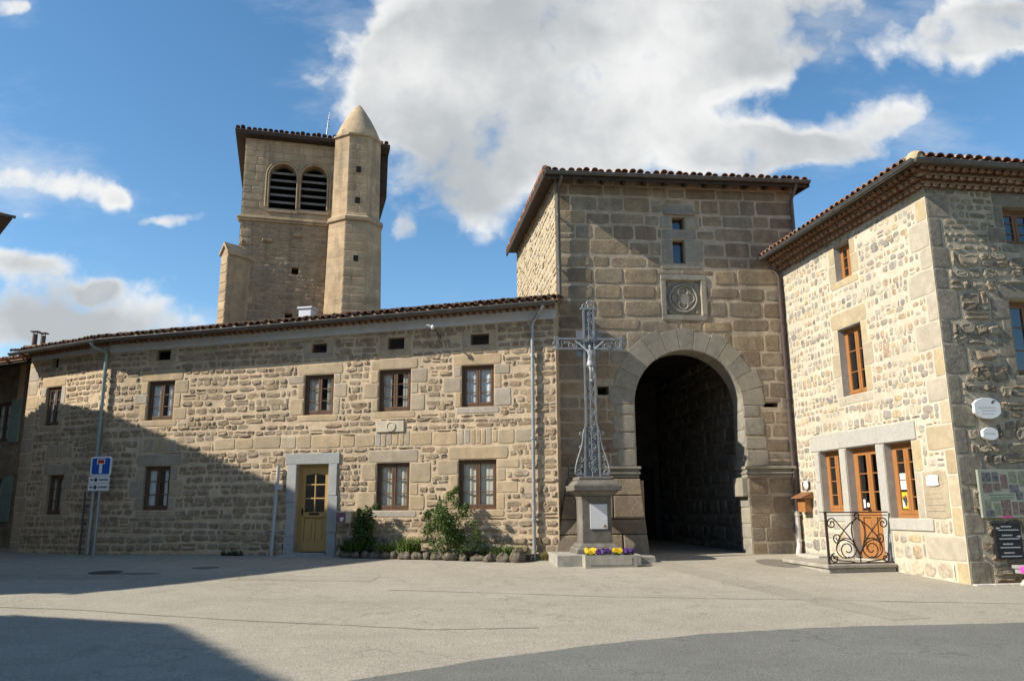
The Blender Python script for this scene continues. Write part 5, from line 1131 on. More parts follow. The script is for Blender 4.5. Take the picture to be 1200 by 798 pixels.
def shrub():
    F = FL; g = F.pt(-2.55, 0, .55); z = gz(g[0], g[1])
    root = thing('shrub', 'tall bushy green shrub growing against the wall under the right lower window', 'shrub', (g[0], g[1], z))
    mb = MB(); cs = []
    for k in range(26):
        t = k / 26; u = -2.62 + RNG.uniform(-.55, .45) * (1 - .25 * t); v = .75 + RNG.uniform(0, .75); cs.append((F.pt(u, v, .5 + RNG.uniform(-.25, .3)), (.2, .2, .22)))
    for (u, v, r) in ((-2.95, 1.25, .18), (-3.1, 1.05, .14), (-3.05, 1.42, .10), (-2.7, 1.66, .16), (-2.55, 1.86, .13), (-2.42, 1.98, .08), (-2.8, 1.52, .13), (-2.38, 1.7, .14), (-2.2, 1.5, .14), (-2.1, 1.6, .08), (-2.3, 2.02, .06), (-1.95, 1.2, .14), (-2.75, .6, .2), (-2.3, .6, .25), (-2.0, .75, .22), (-3.0, .8, .12), (-1.75, .7, .2), (-1.6, .55, .16), (-1.8, .98, .14), (-2.9, .55, .2)): cs.append((F.pt(u, v, .48 + RNG.uniform(-.15, .2)), (r, r, r * 1.15)))
    leafcloud(mb, cs, 3600, .085); leafcloud(mb, cs, 3200, .055); mb.build('foliage', 'leaf', root)
    mb = MB()
    for (u, v) in ((-2.9, 1.3), (-2.6, 1.85), (-2.3, 1.6), (-2.1, 1.2), (-3.0, 1.0), (-2.5, 1.5)): mb.tube([F.pt(-2.55, z - .05, .5), F.pt((u - 2.55) / 2, (v + z) / 2, .5), F.pt(u, v, .5)], [.022, .015, .006], 6)
    mb.build('stem', 'bark', root)
    g = F.pt(-4.75, 0, .35); z = gz(g[0], g[1])
    root = thing('climbing_plant', 'dark leafy bush between the letter box and the lower window', 'shrub', (g[0], g[1], z))
    mb = MB(); cs = [(F.pt(-4.75 + RNG.uniform(-.35, .28) * (1 - t * .4), .55 + t * .95, .3 + RNG.uniform(-.12, .15)), (.16, .16, .18)) for t in [i / 18 for i in range(19)]] + [(F.pt(-4.45, 1.62, .3), (.1, .1, .08)), (F.pt(-4.9, 1.5, .3), (.08, .08, .1))]
    leafcloud(mb, cs, 2300, .085); mb.build('foliage', 'leaf_dark', root)
    mb = MB()
    for (u, v) in ((-4.95, 1.4), (-4.6, 1.6), (-4.75, 1.2)): mb.tube([F.pt(-4.75, z - .05, .3), F.pt(u, v, .3)], [.018, .006], 6)
    mb.build('stem', 'bark', root)
def weed(u, w, h, spread, n, label, name='weed_clump', mat='weed', F=None):
    F = F or FL; g = F.pt(u, 0, w); z = gz(g[0], g[1]) - .02
    mb = MB(); mb.origin = (g[0], g[1], z)
    for _ in range(n):
        a = RNG.uniform(0, 6.28); r = spread * math.sqrt(RNG.random()); b = np.array([g[0] + math.cos(a) * r, g[1] + math.sin(a) * r * .5, z]); L = h * RNG.uniform(.4, 1); ln = RNG.uniform(.1, .5) * L; an = RNG.uniform(0, 6.28)
        tip = b + np.array([math.cos(an) * ln, math.sin(an) * ln, L]); mid = b + np.array([math.cos(an) * ln * .35, math.sin(an) * ln * .35, L * .6]); sd = np.array([-math.sin(an), math.cos(an), 0]) * RNG.uniform(.008, .022)
        mb.add([b - sd * .6, b + sd * .6, mid + sd, mid - sd, tip], [(0, 1, 2, 3), (3, 2, 4)], 0, True)
        for k in range(2): t = RNG.uniform(.3, .95); p = b + (tip - b) * t; e = np.array([RNG.uniform(-1, 1), RNG.uniform(-1, 1), RNG.uniform(-.2, .6)]); e /= np.linalg.norm(e); s2 = np.cross(e, [0, 0, 1.]); mb.add([p, p + e * .04 + s2 * .016, p + e * .08, p + e * .04 - s2 * .016], [(0, 1, 2, 3)], 0, True)
    o = mb.build(name, mat); tag(o, label, 'weeds', 'weeds in the bed along the house wall')
M['dry_grass'] = leaf_mat('dry_grass_blade', [(.34, .27, .11), (.26, .24, .09), (.40, .33, .16)])
shrub()
weed(-4.15, .45, .42, .22, 260, 'bright green weeds behind the edging stones, between the dark bush and the shrub')
weed(-3.55, .45, .55, .28, 330, 'tall light green weeds at the left foot of the big shrub')
weed(-1.25, .45, .38, .25, 260, 'fresh green weeds right of the big shrub, under the wall')
weed(-.88, .42, .42, .10, 90, 'small leafy weed beside the last edging stone near the drainpipe')
weed(-.25, .12, .22, .16, 160, 'dry yellowish grass at the wall foot between the drainpipe and the cross', mat='dry_grass')
weed(-8.4, .06, .16, .3, 90, 'thin low weeds at the shaded wall foot left of the door', mat='leaf_dark')
weed(-4.95, .5, .5, .28, 280, 'dark weeds beneath the letter box in the shade', mat='leaf_dark')
ORD = ['first', 'second', 'third', 'fourth', 'fifth', 'sixth', 'seventh', 'eighth', 'ninth', 'tenth', 'eleventh', 'twelfth', 'thirteenth', 'fourteenth', 'fifteenth', 'sixteenth', 'seventeenth', 'eighteenth', 'nineteenth', 'twentieth', 'twenty-first', 'twenty-second', 'twenty-third']
def rock(c, r, label, group, name='edging_stone', mat='rock'):
    mb = MB(); n, k = 14, 9; mb.origin = tuple(c); V = []
    ph = [RNG.uniform(0, 6.28) for _ in range(6)]
    for j in range(k + 1):
        th = math.pi * j / k
        for i in range(n):
            a = 2 * math.pi * i / n; s_ = 1 + .14 * math.sin(2 * a + ph[0]) + .14 * math.sin(3 * a + ph[1] + th) + .08 * math.sin(5 * a + ph[3]) + .12 * math.sin(2 * th + ph[2]) + RNG.uniform(-.13, .13)
            V.append(np.array(c) + np.array([r[0] * math.sin(th) * math.cos(a), r[1] * math.sin(th) * math.sin(a), r[2] * math.cos(th)]) * s_)
    mb.add(V, [(j * n + i, (j + 1) * n + i, (j + 1) * n + (i + 1) % n, j * n + (i + 1) % n) for j in range(k) for i in range(n)], 0, True)
    o = mb.build(name, mat); tag(o, label, 'stone', group)
def bed():
    mb = MB(); F = FL; pts = []
    for i in range(25):
        u = -5.3 + i * 4.75 / 24
        for w in (-.01, .25, .55): p = F.pt(u, 0, w); pts.append((p[0], p[1], gz(p[0], p[1]) + (.13 if w < .5 else .04) + RNG.uniform(-.015, .02)))
    mb.add(pts, [(i * 3 + k, i * 3 + k + 1, i * 3 + k + 4, i * 3 + k + 3) for i in range(24) for k in range(2)], 0, True); structure(mb.build('soil_bed', 'soil'))
    u = -5.2; us = []
    while u < -.75: r = RNG.uniform(.10, .17); us.append((u + r, r)); u += 2 * r + .02
    for i, (u, r) in enumerate(us):
        p = FL.pt(u, 0, .62 + RNG.uniform(-.05, .05)); h = RNG.uniform(.085, .125) * (1.6 if i == len(us) - 1 else 1)
        rock((p[0], p[1], gz(p[0], p[1]) + h * .55), (r * 1.05, r * .85, h), f'{ORD[i]} rough stone from the left in the edging of the flower bed', 'rough stones edging the flower bed')
bed()
def planter():
    F = FG; UC = .83; W_ = 1.88; p = F.pt(UC, 0, W_); z = gz(p[0], p[1])
    root = thing('planter', 'long concrete flower box at the foot of the cross', 'planter', (p[0], p[1], z))
    mb = MB(); hw, hd, h, t = .56, .17, .25, .035
    mb.box(F, UC - hw, UC + hw, z - .01, z + h, W_ + hd - t, W_ + hd); mb.box(F, UC - hw, UC + hw, z - .01, z + h, W_ - hd, W_ - hd + t)
    mb.box(F, UC - hw, UC - hw + t, z - .008, z + h - .002, W_ - hd + t, W_ + hd - t); mb.box(F, UC + hw - t, UC + hw, z - .008, z + h - .002, W_ - hd + t, W_ + hd - t); mb.box(F, UC - hw + .11, UC + hw - .11, z + .05, z + h - .05, W_ + hd, W_ + hd + .008)
    mb.build('trough', 'planter', root, bevel=.012)
    mb = MB(); mb.box(F, UC - hw + t, UC + hw - t, z, z + h - .04, W_ - hd + t, W_ + hd - t); mb.build('soil', 'soil', root)
    def pansy(du, r, n, mat, label):
        c = F.pt(UC + du, z + h - .05, W_); rt = thing('pansy_plant', label, 'flowers', c, 'pansies in the concrete box')
        mb = MB(); leafcloud(mb, [(c + np.array([0, 0, .06]), (r * 1.1, .12, .07))], 120, .06); mb.build('foliage', 'leaf_dark', rt)
        mb = MB()
        for _ in range(n):
            b = c + np.array([RNG.uniform(-r, r), RNG.uniform(-.12, .10), RNG.uniform(.10, .17)]); fw = np.array([RNG.uniform(-.5, .5), -1, RNG.uniform(.2, .9)]); fw /= np.linalg.norm(fw); sx = np.cross(fw, [0, 0, 1.]); sx /= np.linalg.norm(sx); sy = np.cross(sx, fw)
            for k in range(5):
                a = 2 * math.pi * k / 5 + .3; o_ = b + (sx * math.cos(a) + sy * math.sin(a)) * .022; V = [o_ + (sx * math.cos(t) + sy * math.sin(t)) * .024 + fw * (.006 * (k % 2) + RNG.uniform(-.004, .004)) for t in [i * math.pi / 4 for i in range(8)]]; mb.add(V, [tuple(range(8))], 0, True)
        mb.build('bloom', mat, rt)
    pansy(-.40, .10, 16, 'yellow', 'yellow pansies at the left end of the concrete flower box'); pansy(-.12, .16, 16, 'purple', 'dark purple pansies in the middle of the concrete flower box')
    pansy(.16, .09, 14, 'yellow', 'yellow pansies right of the middle of the flower box'); pansy(.42, .12, 14, 'purple', 'purple pansies at the right end of the flower box')
planter()
def loose_stone():
    p = FG.pt(1.78, 0, 1.15); z = gz(p[0], p[1]); mb = MB(); mb.origin = (p[0], p[1], z); mb.hull8([FG.pt(1.62, z - .05, .9), FG.pt(1.64, z - .05, 1.4), FG.pt(2.02, z - .05, 1.36), FG.pt(2.04, z - .05, .95), FG.pt(1.63, z + .16, .92), FG.pt(1.65, z + .15, 1.38), FG.pt(2.0, z + .13, 1.33), FG.pt(2.02, z + .14, .97)])
    tag(mb.build('kerb_stone', 'pedestal_base', bevel=.03), 'pale squared stone lying on the ground right of the cross pedestal', 'stone')
loose_stone()

# ------------------------------------------------------------------ sign post, letter box, standpipe
def text_strokes(mb, F, u0, u1, v, h, w, m=0, lo=.02, hi=.06, gap=.012):
    u = u0
    while u < u1: wd = RNG.uniform(lo, hi); mb.box(F, u, min(u + wd, u1), v - h / 2, v + h / 2, w, w + .002, m); u += wd + gap
def road_sign():
    F = FL; uc, w = -12.26, .42; p = F.pt(uc, 0, w); z = gz(p[0], p[1])
    root = thing('road_sign', 'blue dead-end road sign over two white direction plates on a grey post', 'road sign', (p[0], p[1], z))
    mb = MB(); mb.tube([F.pt(uc - .02, z - .1, w - .04), F.pt(uc - .02, 3.02, w - .04)], .034, 10); mb.build('post', 'steel', root)
    mb = MB(); a, b, c, d = -12.585, -11.945, 2.475, 2.985
    def rr(a, b, c, d, r): return [(a + r, c), (b - r, c), (b, c + r), (b, d - r), (b - r, d), (a + r, d), (a, d - r), (a, c + r)]
    mb.prism(F, rr(a, b, c, d, .04), w, w + .02, 0); mb.prism(F, rr(a + .045, b - .045, c + .045, d - .045, .03), w + .02, w + .022, 1)
    um = (a + b) / 2
    mb.prism(F, rr(um - .045, um + .045, c + .07, d - .14, .004), w + .022, w + .0235, 0); mb.prism(F, rr(um - .125, um + .125, d - .20, d - .07, .01), w + .0245, w + .0255, 0); mb.prism(F, rr(um - .10, um + .10, d - .18, d - .09, .006), w + .0262, w + .027, 2)
    mb.build('dead_end_panel', ['white', 'blue', 'red'], root)
    for (c, d) in ((2.285, 2.465), (2.09, 2.275)):
        mb = MB(); mb.prism(F, rr(a - .02, b - .02, c, d, .015), w, w + .018, 0); vm = (c + d) / 2
        mb.prism(F, [(a + .02, vm), (a + .075, vm - .04), (a + .075, vm - .013), (a + .13, vm - .013), (a + .13, vm + .013), (a + .075, vm + .013), (a + .075, vm + .04)], w + .018, w + .0195, 1)
        mb.lathe(F.pt(a + .20, vm, w + .018), [(.052, 0), (.052, .0015), (0, .0016)], 16, 1, False, 0, (F.u, np.array([0, 0, 1.]), F.n))
        text_strokes(mb, F, a + .30, b - .06, vm, .045, w + .018, 1, .025, .04, .012); mb.build('direction_plate', ['white', 'ink'], root)
    for v in (2.9, 2.55, 2.38, 2.17): mb = MB(); mb.box(F, uc - .08, uc + .08, v - .015, v + .015, w - .01, w - .001); mb.tube([F.pt(uc - .02 + .04 * math.cos(t), v, w - .04 + .04 * math.sin(t)) for t in [i * math.pi / 4 for i in range(9)]], .008, 6); mb.build('clamp', 'steel', root)
    # second, thin dark pipe beside the post
    mb = MB(); q = F.pt(-12.98, 0, .08); mb.origin = (q[0], q[1], z); mb.tube([F.pt(-12.98, z, .08), F.pt(-12.98, 2.1, .08)], .028, 8); mb.box(F, -13.02, -12.94, 1.2, 1.26, 0, .08)
    tag(mb.build('conduit_pipe', 'zinc_dark'), 'thin dark pipe on the wall left of the road sign post', 'pipe')
road_sign()
def letter_box():
    F = FL; p = F.pt(-5.30, 0, .30); z = gz(p[0], p[1])
    root = thing('letter_box', 'beige letter box with a plum front on a thin post beside the ochre door', 'letter box', (p[0], p[1], z))
    mb = MB(); mb.tube([F.pt(-5.16, z - .05, .24), F.pt(-5.16, 1.25, .24)], .018, 8); mb.build('post', 'steel', root)
    mb = MB(); mb.box(F, -5.46, -5.06, 1.235, 1.52, .08, .38); bx = mb.build('box', 'beige_box', root, bevel=.012)
    mb = MB(); mb.box(F, -5.445, -5.21, 1.25, 1.49, .38, .392); mb.build('front_panel', 'plum', root)
    mb = MB(); mb.box(F, -5.35, -5.25, 1.33, 1.37, .392, .394); mb.prism(F, [(-5.33, 1.28), (-5.28, 1.28), (-5.27, 1.32), (-5.34, 1.32)], .3945, .3955); mb.build('pale_mark', 'white', root)
letter_box()
def standpipe():
    F = FL; p = F.pt(-7.24, 0, .1); z = gz(p[0], p[1]); mb = MB(); mb.origin = (p[0], p[1], z)
    mb.tube([F.pt(-7.30, z - .05, .12), F.pt(-7.29, .9, .11), F.pt(-7.24, 2.66, .10)], .045, 10); mb.box(F, -7.28, -7.12, 2.05, 2.2, .05, .17)
    mb.box(F, -7.36, -7.20, .95, .98, 0, .16)
    tag(mb.build('cable_duct', 'duct_grey', bevel=.006), 'pale grey vertical cable duct left of the door surround', 'pipe')
M['duct_grey'] = plain_mat('pale_grey_duct', (.42, .43, .42), .5, .12, 5)
standpipe()

# ------------------------------------------------------------------ details at the corner house
def landing():
    A = FA; p = A.pt(2.9, 0, .7); z = .44
    gq = lambda u, w: gz(*A.pt(u, 0, w)[:2])
    root = thing('entrance_landing', 'low stone landing in front of the shop door', 'step', (p[0], p[1], gq(2.9, .7)))
    mb = MB(); mb.hull8([A.pt(1.75, .2, .03), A.pt(1.75, .2, 1.42), A.pt(3.62, .1, 1.48), A.pt(3.62, .1, .03), A.pt(1.75, z - .07, .03), A.pt(1.75, z - .07, 1.42), A.pt(3.62, z - .075, 1.48), A.pt(3.62, z - .075, .03)]); mb.build('base', 'pedestal_base', root, bevel=.02)
    mb = MB(); mb.hull8([A.pt(1.72, z - .07, .03), A.pt(1.72, z - .07, 1.46), A.pt(3.66, z - .073, 1.52), A.pt(3.66, z - .073, .03), A.pt(1.72, z, .03), A.pt(1.72, z, 1.46), A.pt(3.66, z, 1.52), A.pt(3.66, z, .03)]); mb.build('slab', 'slab_stone', root, bevel=.015)
    q = A.pt(.95, 0, .3); mb = MB(); mb.origin = (q[0], q[1], gz(q[0], q[1])); mb.box(A, .55, 1.55, gz(q[0], q[1]) - .08, gz(q[0], q[1]) + .07, .02, .5)
    tag(mb.build('low_step', 'right_grey', bevel=.02), 'flat pale stone step between the white pipe foot and the landing', 'step')
    # railing along the near edge, perpendicular to the wall
    u0 = 3.55; o = A.pt(u0, 0, 0); FRr = Fr(A.pt(u0, 0, 1.42), math.degrees(math.atan2(-A.n[1], -A.n[0])))    # u runs from the street end to the wall
    rt = thing('iron_railing', 'rusty wrought-iron railing with scrolls beside the shop door', 'railing', (*FRr.pt(.6, 0)[:2], z))
    T = z + 1.0; Wd = 1.36
    mb = MB(); mb.box(FRr, -.02, .02, z - .02, T + .02, -.02, .02); mb.box(FRr, -.015, .015, .30, z, -.015, .015); mb.build('post', 'iron_rust', rt)
    mb = MB(); mb.box(FRr, -.03, Wd, T - .012, T + .012, -.022, .022); mb.tube([FRr.pt(.02, T - .06, 0), FRr.pt(Wd, T - .06, 0)], .008, 6); mb.build('handrail', 'iron_rust', rt)
    mb = MB(); r = .0125
    def c2(pts): mb.tube([FRr.pt(a, z + b, 0) for a, b in pts], r, 6)
    um = Wd / 2
    def bez(p0, p1, p2, p3, n=16): return [tuple((1 - t) ** 3 * p0[i] + 3 * (1 - t) ** 2 * t * p1[i] + 3 * (1 - t) * t * t * p2[i] + t ** 3 * p3[i] for i in (0, 1)) for t in [k / n for k in range(n + 1)]]
    def sp(u, v, rad, a0, turns, d, n=26): return [(u + rad * (1 - .82 * i / n) * math.cos(a0 + d * 2 * math.pi * turns * i / n), v + rad * (1 - .82 * i / n) * math.sin(a0 + d * 2 * math.pi * turns * i / n)) for i in range(n + 1)]
    for s in (-1, 1):
        X = lambda x: um + s * x
        def tx(P): return [(X(a), b) for a, b in P]
        c2(tx(bez((.0, .12), (.03, .35), (.28, .62), (.52, .88)))); c2(tx(sp(.56, .78, .11, math.pi * .6, 1.3, -1)))
        c2(tx(bez((.0, .90), (-.22, .78), (-.16, .45), (0, .20)))); c2(tx(bez((.02, .86), (.2, .8), (.48, .5), (.5, .30))))
        c2(tx(sp(.26, .28, .24, 0, 1.9, 1, 40))); c2(tx(sp(.26, .28, .245, 0, .55, -1, 16)[:9])); c2(tx(sp(.46, .50, .10, -math.pi / 2, 1.3, 1)))
        c2(tx(sp(.55, .11, .10, math.pi / 2, 1.3, -1))); c2(tx(bez((.1, .02), (.3, .1), (.55, .0), (.6, .2)))); c2(tx(bez((.0, .15), (.12, .45), (.35, .55), (.47, .38))))
    c2([(um + .05 * math.cos(t), .93 + .05 * math.sin(t)) for t in [i * math.pi / 6 for i in range(13)]]); c2([(um - .05, .12), (um + .05, .12)]); c2([(um, .0), (um, .16)]); c2([(.0, .02), (Wd, .02)])
    mb.build('scrollwork', 'iron_rust', rt)
M['slab_stone'] = stone_mat('worn_landing_slab', [(.34, .31, .26)], var=.25, scale=6, bump=.4, dist=.01)
landing()
def wall_items():
    A, B = FA, FB; up = np.array([0, 0, 1.])
    p = A.pt(.42, 0); rt = thing('wooden_letter_box', 'orange wooden letter box with a pitched brown lid on the cream wall by the drainpipe', 'letter box', A.pt(.42, 1.42, 0))
    mb = MB(); mb.box(A, .26, .60, 1.42, 1.74, .022, .20); mb.build('box', 'wood_orange', rt, bevel=.008)
    mb = MB(); mb.hull8([A.pt(.18, 1.74, .02), A.pt(.18, 1.74, .32), A.pt(.68, 1.74, .32), A.pt(.68, 1.74, .02), A.pt(.18, 1.90, .02), A.pt(.18, 1.765, .32), A.pt(.68, 1.765, .32), A.pt(.68, 1.90, .02)]); mb.build('lid', 'wood_lid', rt, bevel=.006)
    rt = thing('round_plaque', 'small round white plaque in a dark frame above the wooden letter box', 'plaque', A.pt(.42, 2.05, 0))
    ax = (A.u, up, A.n)
    mb = MB(); mb.prism(A, [(.26, 1.96), (.58, 1.96), (.60, 2.05), (.58, 2.14), (.26, 2.14), (.24, 2.05)], .022, .034); mb.build('frame', 'iron_rust', rt)
    mb = MB(); mb.lathe(A.pt(.42, 2.05, .034), [(.115, 0), (.115, .006), (0, .010)], 20, 0, True, 0, ax); mb.build('disc', 'white', rt)
    rt = thing('oval_number_plate', 'small white scalloped enamel plate on the pale inscribed stone by the corner', 'plaque', A.pt(4.97, 2.02, 0))
    mb = MB(); mb.prism(A, [(4.80, 1.94), (4.85, 1.925), (4.97, 1.92), (5.09, 1.925), (5.14, 1.94), (5.12, 2.02), (5.14, 2.10), (5.09, 2.115), (4.97, 2.125), (4.85, 2.115), (4.80, 2.10), (4.82, 2.02)], .028, .036); mb.build('plate', 'white', rt)
    mb = MB(); n = 20; V = [A.pt(4.97 + r * 1.5 * math.cos(2 * math.pi * i / n), 2.022 + r * math.sin(2 * math.pi * i / n), .0375) for r in (.06, .052) for i in range(n)]; mb.add(V, [(i, (i + 1) % n, n + (i + 1) % n, n + i) for i in range(n)]); mb.box(A, 4.92, 5.02, 2.01, 2.035, .0365, .038); mb.build('emblem', 'ink_pale', rt)
    # signs on the shaded front
    def oval(u, v, w, h, label, bird):
        rt = thing('oval_sign', label, 'sign', B.pt(u, v, .08)); a = w / 2; b = h / 2
        out = [(-a, -b * .45), (-a * .72, -b * .8), (-a * .3, -b), (a * .3, -b), (a * .72, -b * .8), (a, -b * .45), (a, b * .45), (a * .72, b * .8), (a * .3, b), (-a * .3, b), (-a * .72, b * .8), (-a, b * .45)]
        mb = MB(); mb.prism(B, [(u + x, v + y) for x, y in out], .02, .085); mb.build('panel', 'white', rt, bevel=.006)
        mb = MB(); text_strokes(mb, B, u - a * .75, u + a * .55, v + b * .08, .02, .085, 0, .02, .05, .01)
        if h > .25: text_strokes(mb, B, u - a * .5, u + a * .6, v - b * .2, .02, .085, 0, .02, .05, .01); text_strokes(mb, B, u - a * .5, u + a * .4, v - b * .5, .016, .085, 0, .02, .04, .01)
        mb.build('lettering', 'ink_faint', rt)
        if bird: mb = MB(); mb.prism(B, [(u + .08, v + .09), (u + .11, v + .085), (u + .15, v + .13), (u + .18, v + .15), (u + .13, v + .145), (u + .10, v + .125)], .0855, .088); mb.build('dark_emblem', 'ink', rt)
    oval(.70, 3.295, .54, .38, 'larger white oval sign on the shaded grey wall', True); oval(.695, 2.83, .31, .225, 'smaller white oval sign under the larger one on the shaded wall', False)
    rt = thing('picture_board', 'pale green board of small printed pictures on the shaded stone wall', 'notice board', B.pt(.84, 1.8, .08))
    mb = MB(); mb.box(B, .33, 1.36, 1.345, 2.19, .03, .085); mb.build('panel', 'board', rt, bevel=.006)
    pics = [(.39, .57, 1.98, 2.14, 'b'), (.60, .72, 1.98, 2.14, 'b'), (.76, .89, 1.86, 2.10, 'a'), (.93, 1.08, 1.96, 2.15, 'c'), (1.12, 1.33, 1.9, 2.16, 'c'), (.39, .57, 1.79, 1.95, 'a'), (.60, .74, 1.82, 1.95, 'a'), (.92, 1.1, 1.79, 1.92, 'b'), (.39, .50, 1.50, 1.66, 'c'), (.39, .56, 1.37, 1.48, 'b'), (.72, .90, 1.52, 1.66, 'a'), (.72, .90, 1.37, 1.50, 'a'), (.94, 1.04, 1.40, 1.62, 'a'), (1.07, 1.17, 1.40, 1.62, 'a'), (1.04, 1.17, 1.66, 1.80, 'b'), (1.2, 1.33, 1.42, 1.8, 'a'), (.57, .69, 1.40, 1.60, 'c')]
    for (a, b, c, d, k) in pics: mb = MB(); mb.box(B, a, b, c, d, .085, .088); mb.build('printed_picture', 'photo_' + k, rt)
    mb = MB()
    for v, a, b in ((1.745, .5, 1.0), (1.695, .52, .98), (1.655, .5, .9)): text_strokes(mb, B, a, b, v, .018, .085, 0, .02, .05, .01)
    mb.build('lettering', 'ink_green', rt)
    mb = MB(); mb.box(B, .70, .92, 1.345, 1.368, .085, .089); mb.build('pink_strip', 'pink', rt)
    rt = thing('direction_board', 'black board with four white direction lines and arrows low on the shaded wall', 'sign', B.pt(.78, .95, .08))
    mb = MB(); mb.box(B, .525, 1.05, .635, 1.245, .03, .075)
    for k in range(4): c = .642 + k * .15; mb.box(B, .53, 1.045, c, c + .143, .075, .083)
    mb.build('panel', 'black', rt, bevel=.003)
    mb = MB()
    for k in range(4): c = .642 + k * .15; text_strokes(mb, B, .66, .86, c + .10, .022, .083, 0, .02, .04, .008); text_strokes(mb, B, .60, 1.0, c + .04, .018, .083, 0, .02, .05, .007)
    mb.prism(B, [(.545, 1.165), (.58, 1.14), (.58, 1.155), (.63, 1.155), (.63, 1.175), (.58, 1.175), (.58, 1.19)], .0832, .085); mb.prism(B, [(1.035, 1.02), (1.0, 1.045), (1.0, 1.03), (.95, 1.03), (.95, 1.01), (1.0, 1.01), (1.0, .995)], .0832, .085)
    mb.build('lettering', 'ink_pale', rt)
    # bench by the wall
    g = gz(*B.pt(1.2, 0, .35)[:2]); rt = thing('bench', 'low grey plank bench with dark legs and a pink end against the shaded wall', 'bench', (*B.pt(1.25, 0, .35)[:2], g))
    mb = MB(); mb.box(B, .68, 2.2, g + .28, g + .34, .18, .62); mb.box(B, .70, 2.18, g + .20, g + .278, .22, .58); mb.build('seat', 'grey_plank', rt, bevel=.01)
    mb = MB(); mb.box(B, .625, .675, g + .22, g + .335, .42, .62); mb.build('end_cap', 'pink', rt, bevel=.015)
    for u in (.88, 1.9):
        mb = MB(); mb.box(B, u, u + .09, g - .02, g + .20, .26, .54); mb.box(B, u - .03, u + .22, g - .02, g + .05, .24, .56); mb.build('leg', 'black', rt, bevel=.01)
    p = B.pt(.74, 0, .45); rock((p[0], p[1], gz(p[0], p[1]) + .06), (.11, .1, .08), 'pale round stone lying at the left foot of the bench', None, 'round_stone', 'kerb')
    # kerb edging along the shaded front
    mb = MB(); F = B
    for i in range(30):
        u0 = -.0 + i * .32; a = .32; u1 = u0 + a - .015
        z0, z1 = gz(*F.pt(u0, 0, .2)[:2]), gz(*F.pt(u1, 0, .2)[:2]); w0, w1 = .03 + i * .035, .03 + (i + 1) * .035
        mb.hull8([F.pt(u0, z0 - .1, w0), F.pt(u0, z0 - .1, w0 + .10), F.pt(u1, z1 - .1, w1 + .10), F.pt(u1, z1 - .1, w1), F.pt(u0, z0 + .028, w0), F.pt(u0, z0 + .024, w0 + .10), F.pt(u1, z1 + .024, w1 + .10), F.pt(u1, z1 + .028, w1)])
    structure(mb.build('kerb', 'kerb', bevel=.008))
M['wood_lid'] = plain_mat('brown_lid_wood', (.22, .105, .05), .55, .3, 7, .2, stretch=(8, 8, .7))
M['ink_faint'] = plain_mat('faint_grey_print', (.50, .52, .53), .6, .05)
M['ink_green'] = plain_mat('dark_green_print', (.09, .15, .08), .6, .1)
wall_items()
def arch_items():
    F = FG
    rt = thing('passage_lamp', 'small pale lantern on the left wall high inside the archway', 'lamp', F.pt(2.1, 4.5, -1.7))
    mb = MB(); mb.box(F, 1.76, 1.80, 4.5, 4.75, -1.78, -1.62); mb.tube([F.pt(1.8, 4.66, -1.7), F.pt(2.02, 4.7, -1.7)], .015, 6); mb.build('bracket', 'iron_rust', rt)
    mb = MB(); mb.hull8([F.pt(1.95, 4.5, -1.8), F.pt(2.3, 4.38, -1.8), F.pt(2.3, 4.38, -1.6), F.pt(1.95, 4.5, -1.6), F.pt(1.97, 4.66, -1.82), F.pt(2.33, 4.52, -1.82), F.pt(2.33, 4.52, -1.58), F.pt(1.97, 4.66, -1.58)]); mb.build('shade', 'white', rt, bevel=.02)
    rt = thing('oval_wall_plate', 'oval white plate on the dark wall at the back of the archway', 'plaque', F.pt(3.55, 2.2, -8.5))
    ax = (F.u * 1.9, np.array([0, 0, 1.]), F.n); mb = MB(); mb.lathe(F.pt(3.5, 2.18, -8.59), [(.15, 0), (.15, .02), (.13, .03), (0, .03)], 20, 0, True, 0, ax); mb.build('plate', 'white', rt)
arch_items()
def road_bits():
    def disc(name, x, y, rx, ry, mat, label, cat, dz=.005):
        mb = MB(); z = gz(x, y); mb.origin = (x, y, z); n = 28; V = [(x, y, gz(x, y) + dz)]
        for k in (.35, .7, 1.0):
            for i in range(n): a = 2 * math.pi * i / n; s_ = k * (1 + .04 * math.sin(3 * a + x)) if mat == 'patch' else k; V.append((x + rx * s_ * math.cos(a), y + ry * s_ * math.sin(a), gz(x + rx * s_ * math.cos(a), y + ry * s_ * math.sin(a)) + dz))
        mb.add(V, [(0, 1 + i, 1 + (i + 1) % n) for i in range(n)] + [(1 + k * n + i, 1 + (k + 1) * n + i, 1 + (k + 1) * n + (i + 1) % n, 1 + k * n + (i + 1) % n) for k in (0, 1) for i in range(n)], 0, True)
        o = mb.build(name, mat)
        if cat: tag(o, label, cat)
        else: structure(o)
    disc('asphalt_patch', 5.75, 17.9, .42, .75, 'patch', '', None)
    disc('manhole_cover', -8.55, 17.25, .33, .33, 'manhole', 'round cast-iron cover set in the shaded pavement left of the door', 'manhole cover', .007)
    disc('asphalt_patch', -6.7, 17.9, .3, .22, 'patch', '', None)
    disc('asphalt_patch', -8.0, 17.0, .75, .16, 'patch', '', None, .004)
road_bits()

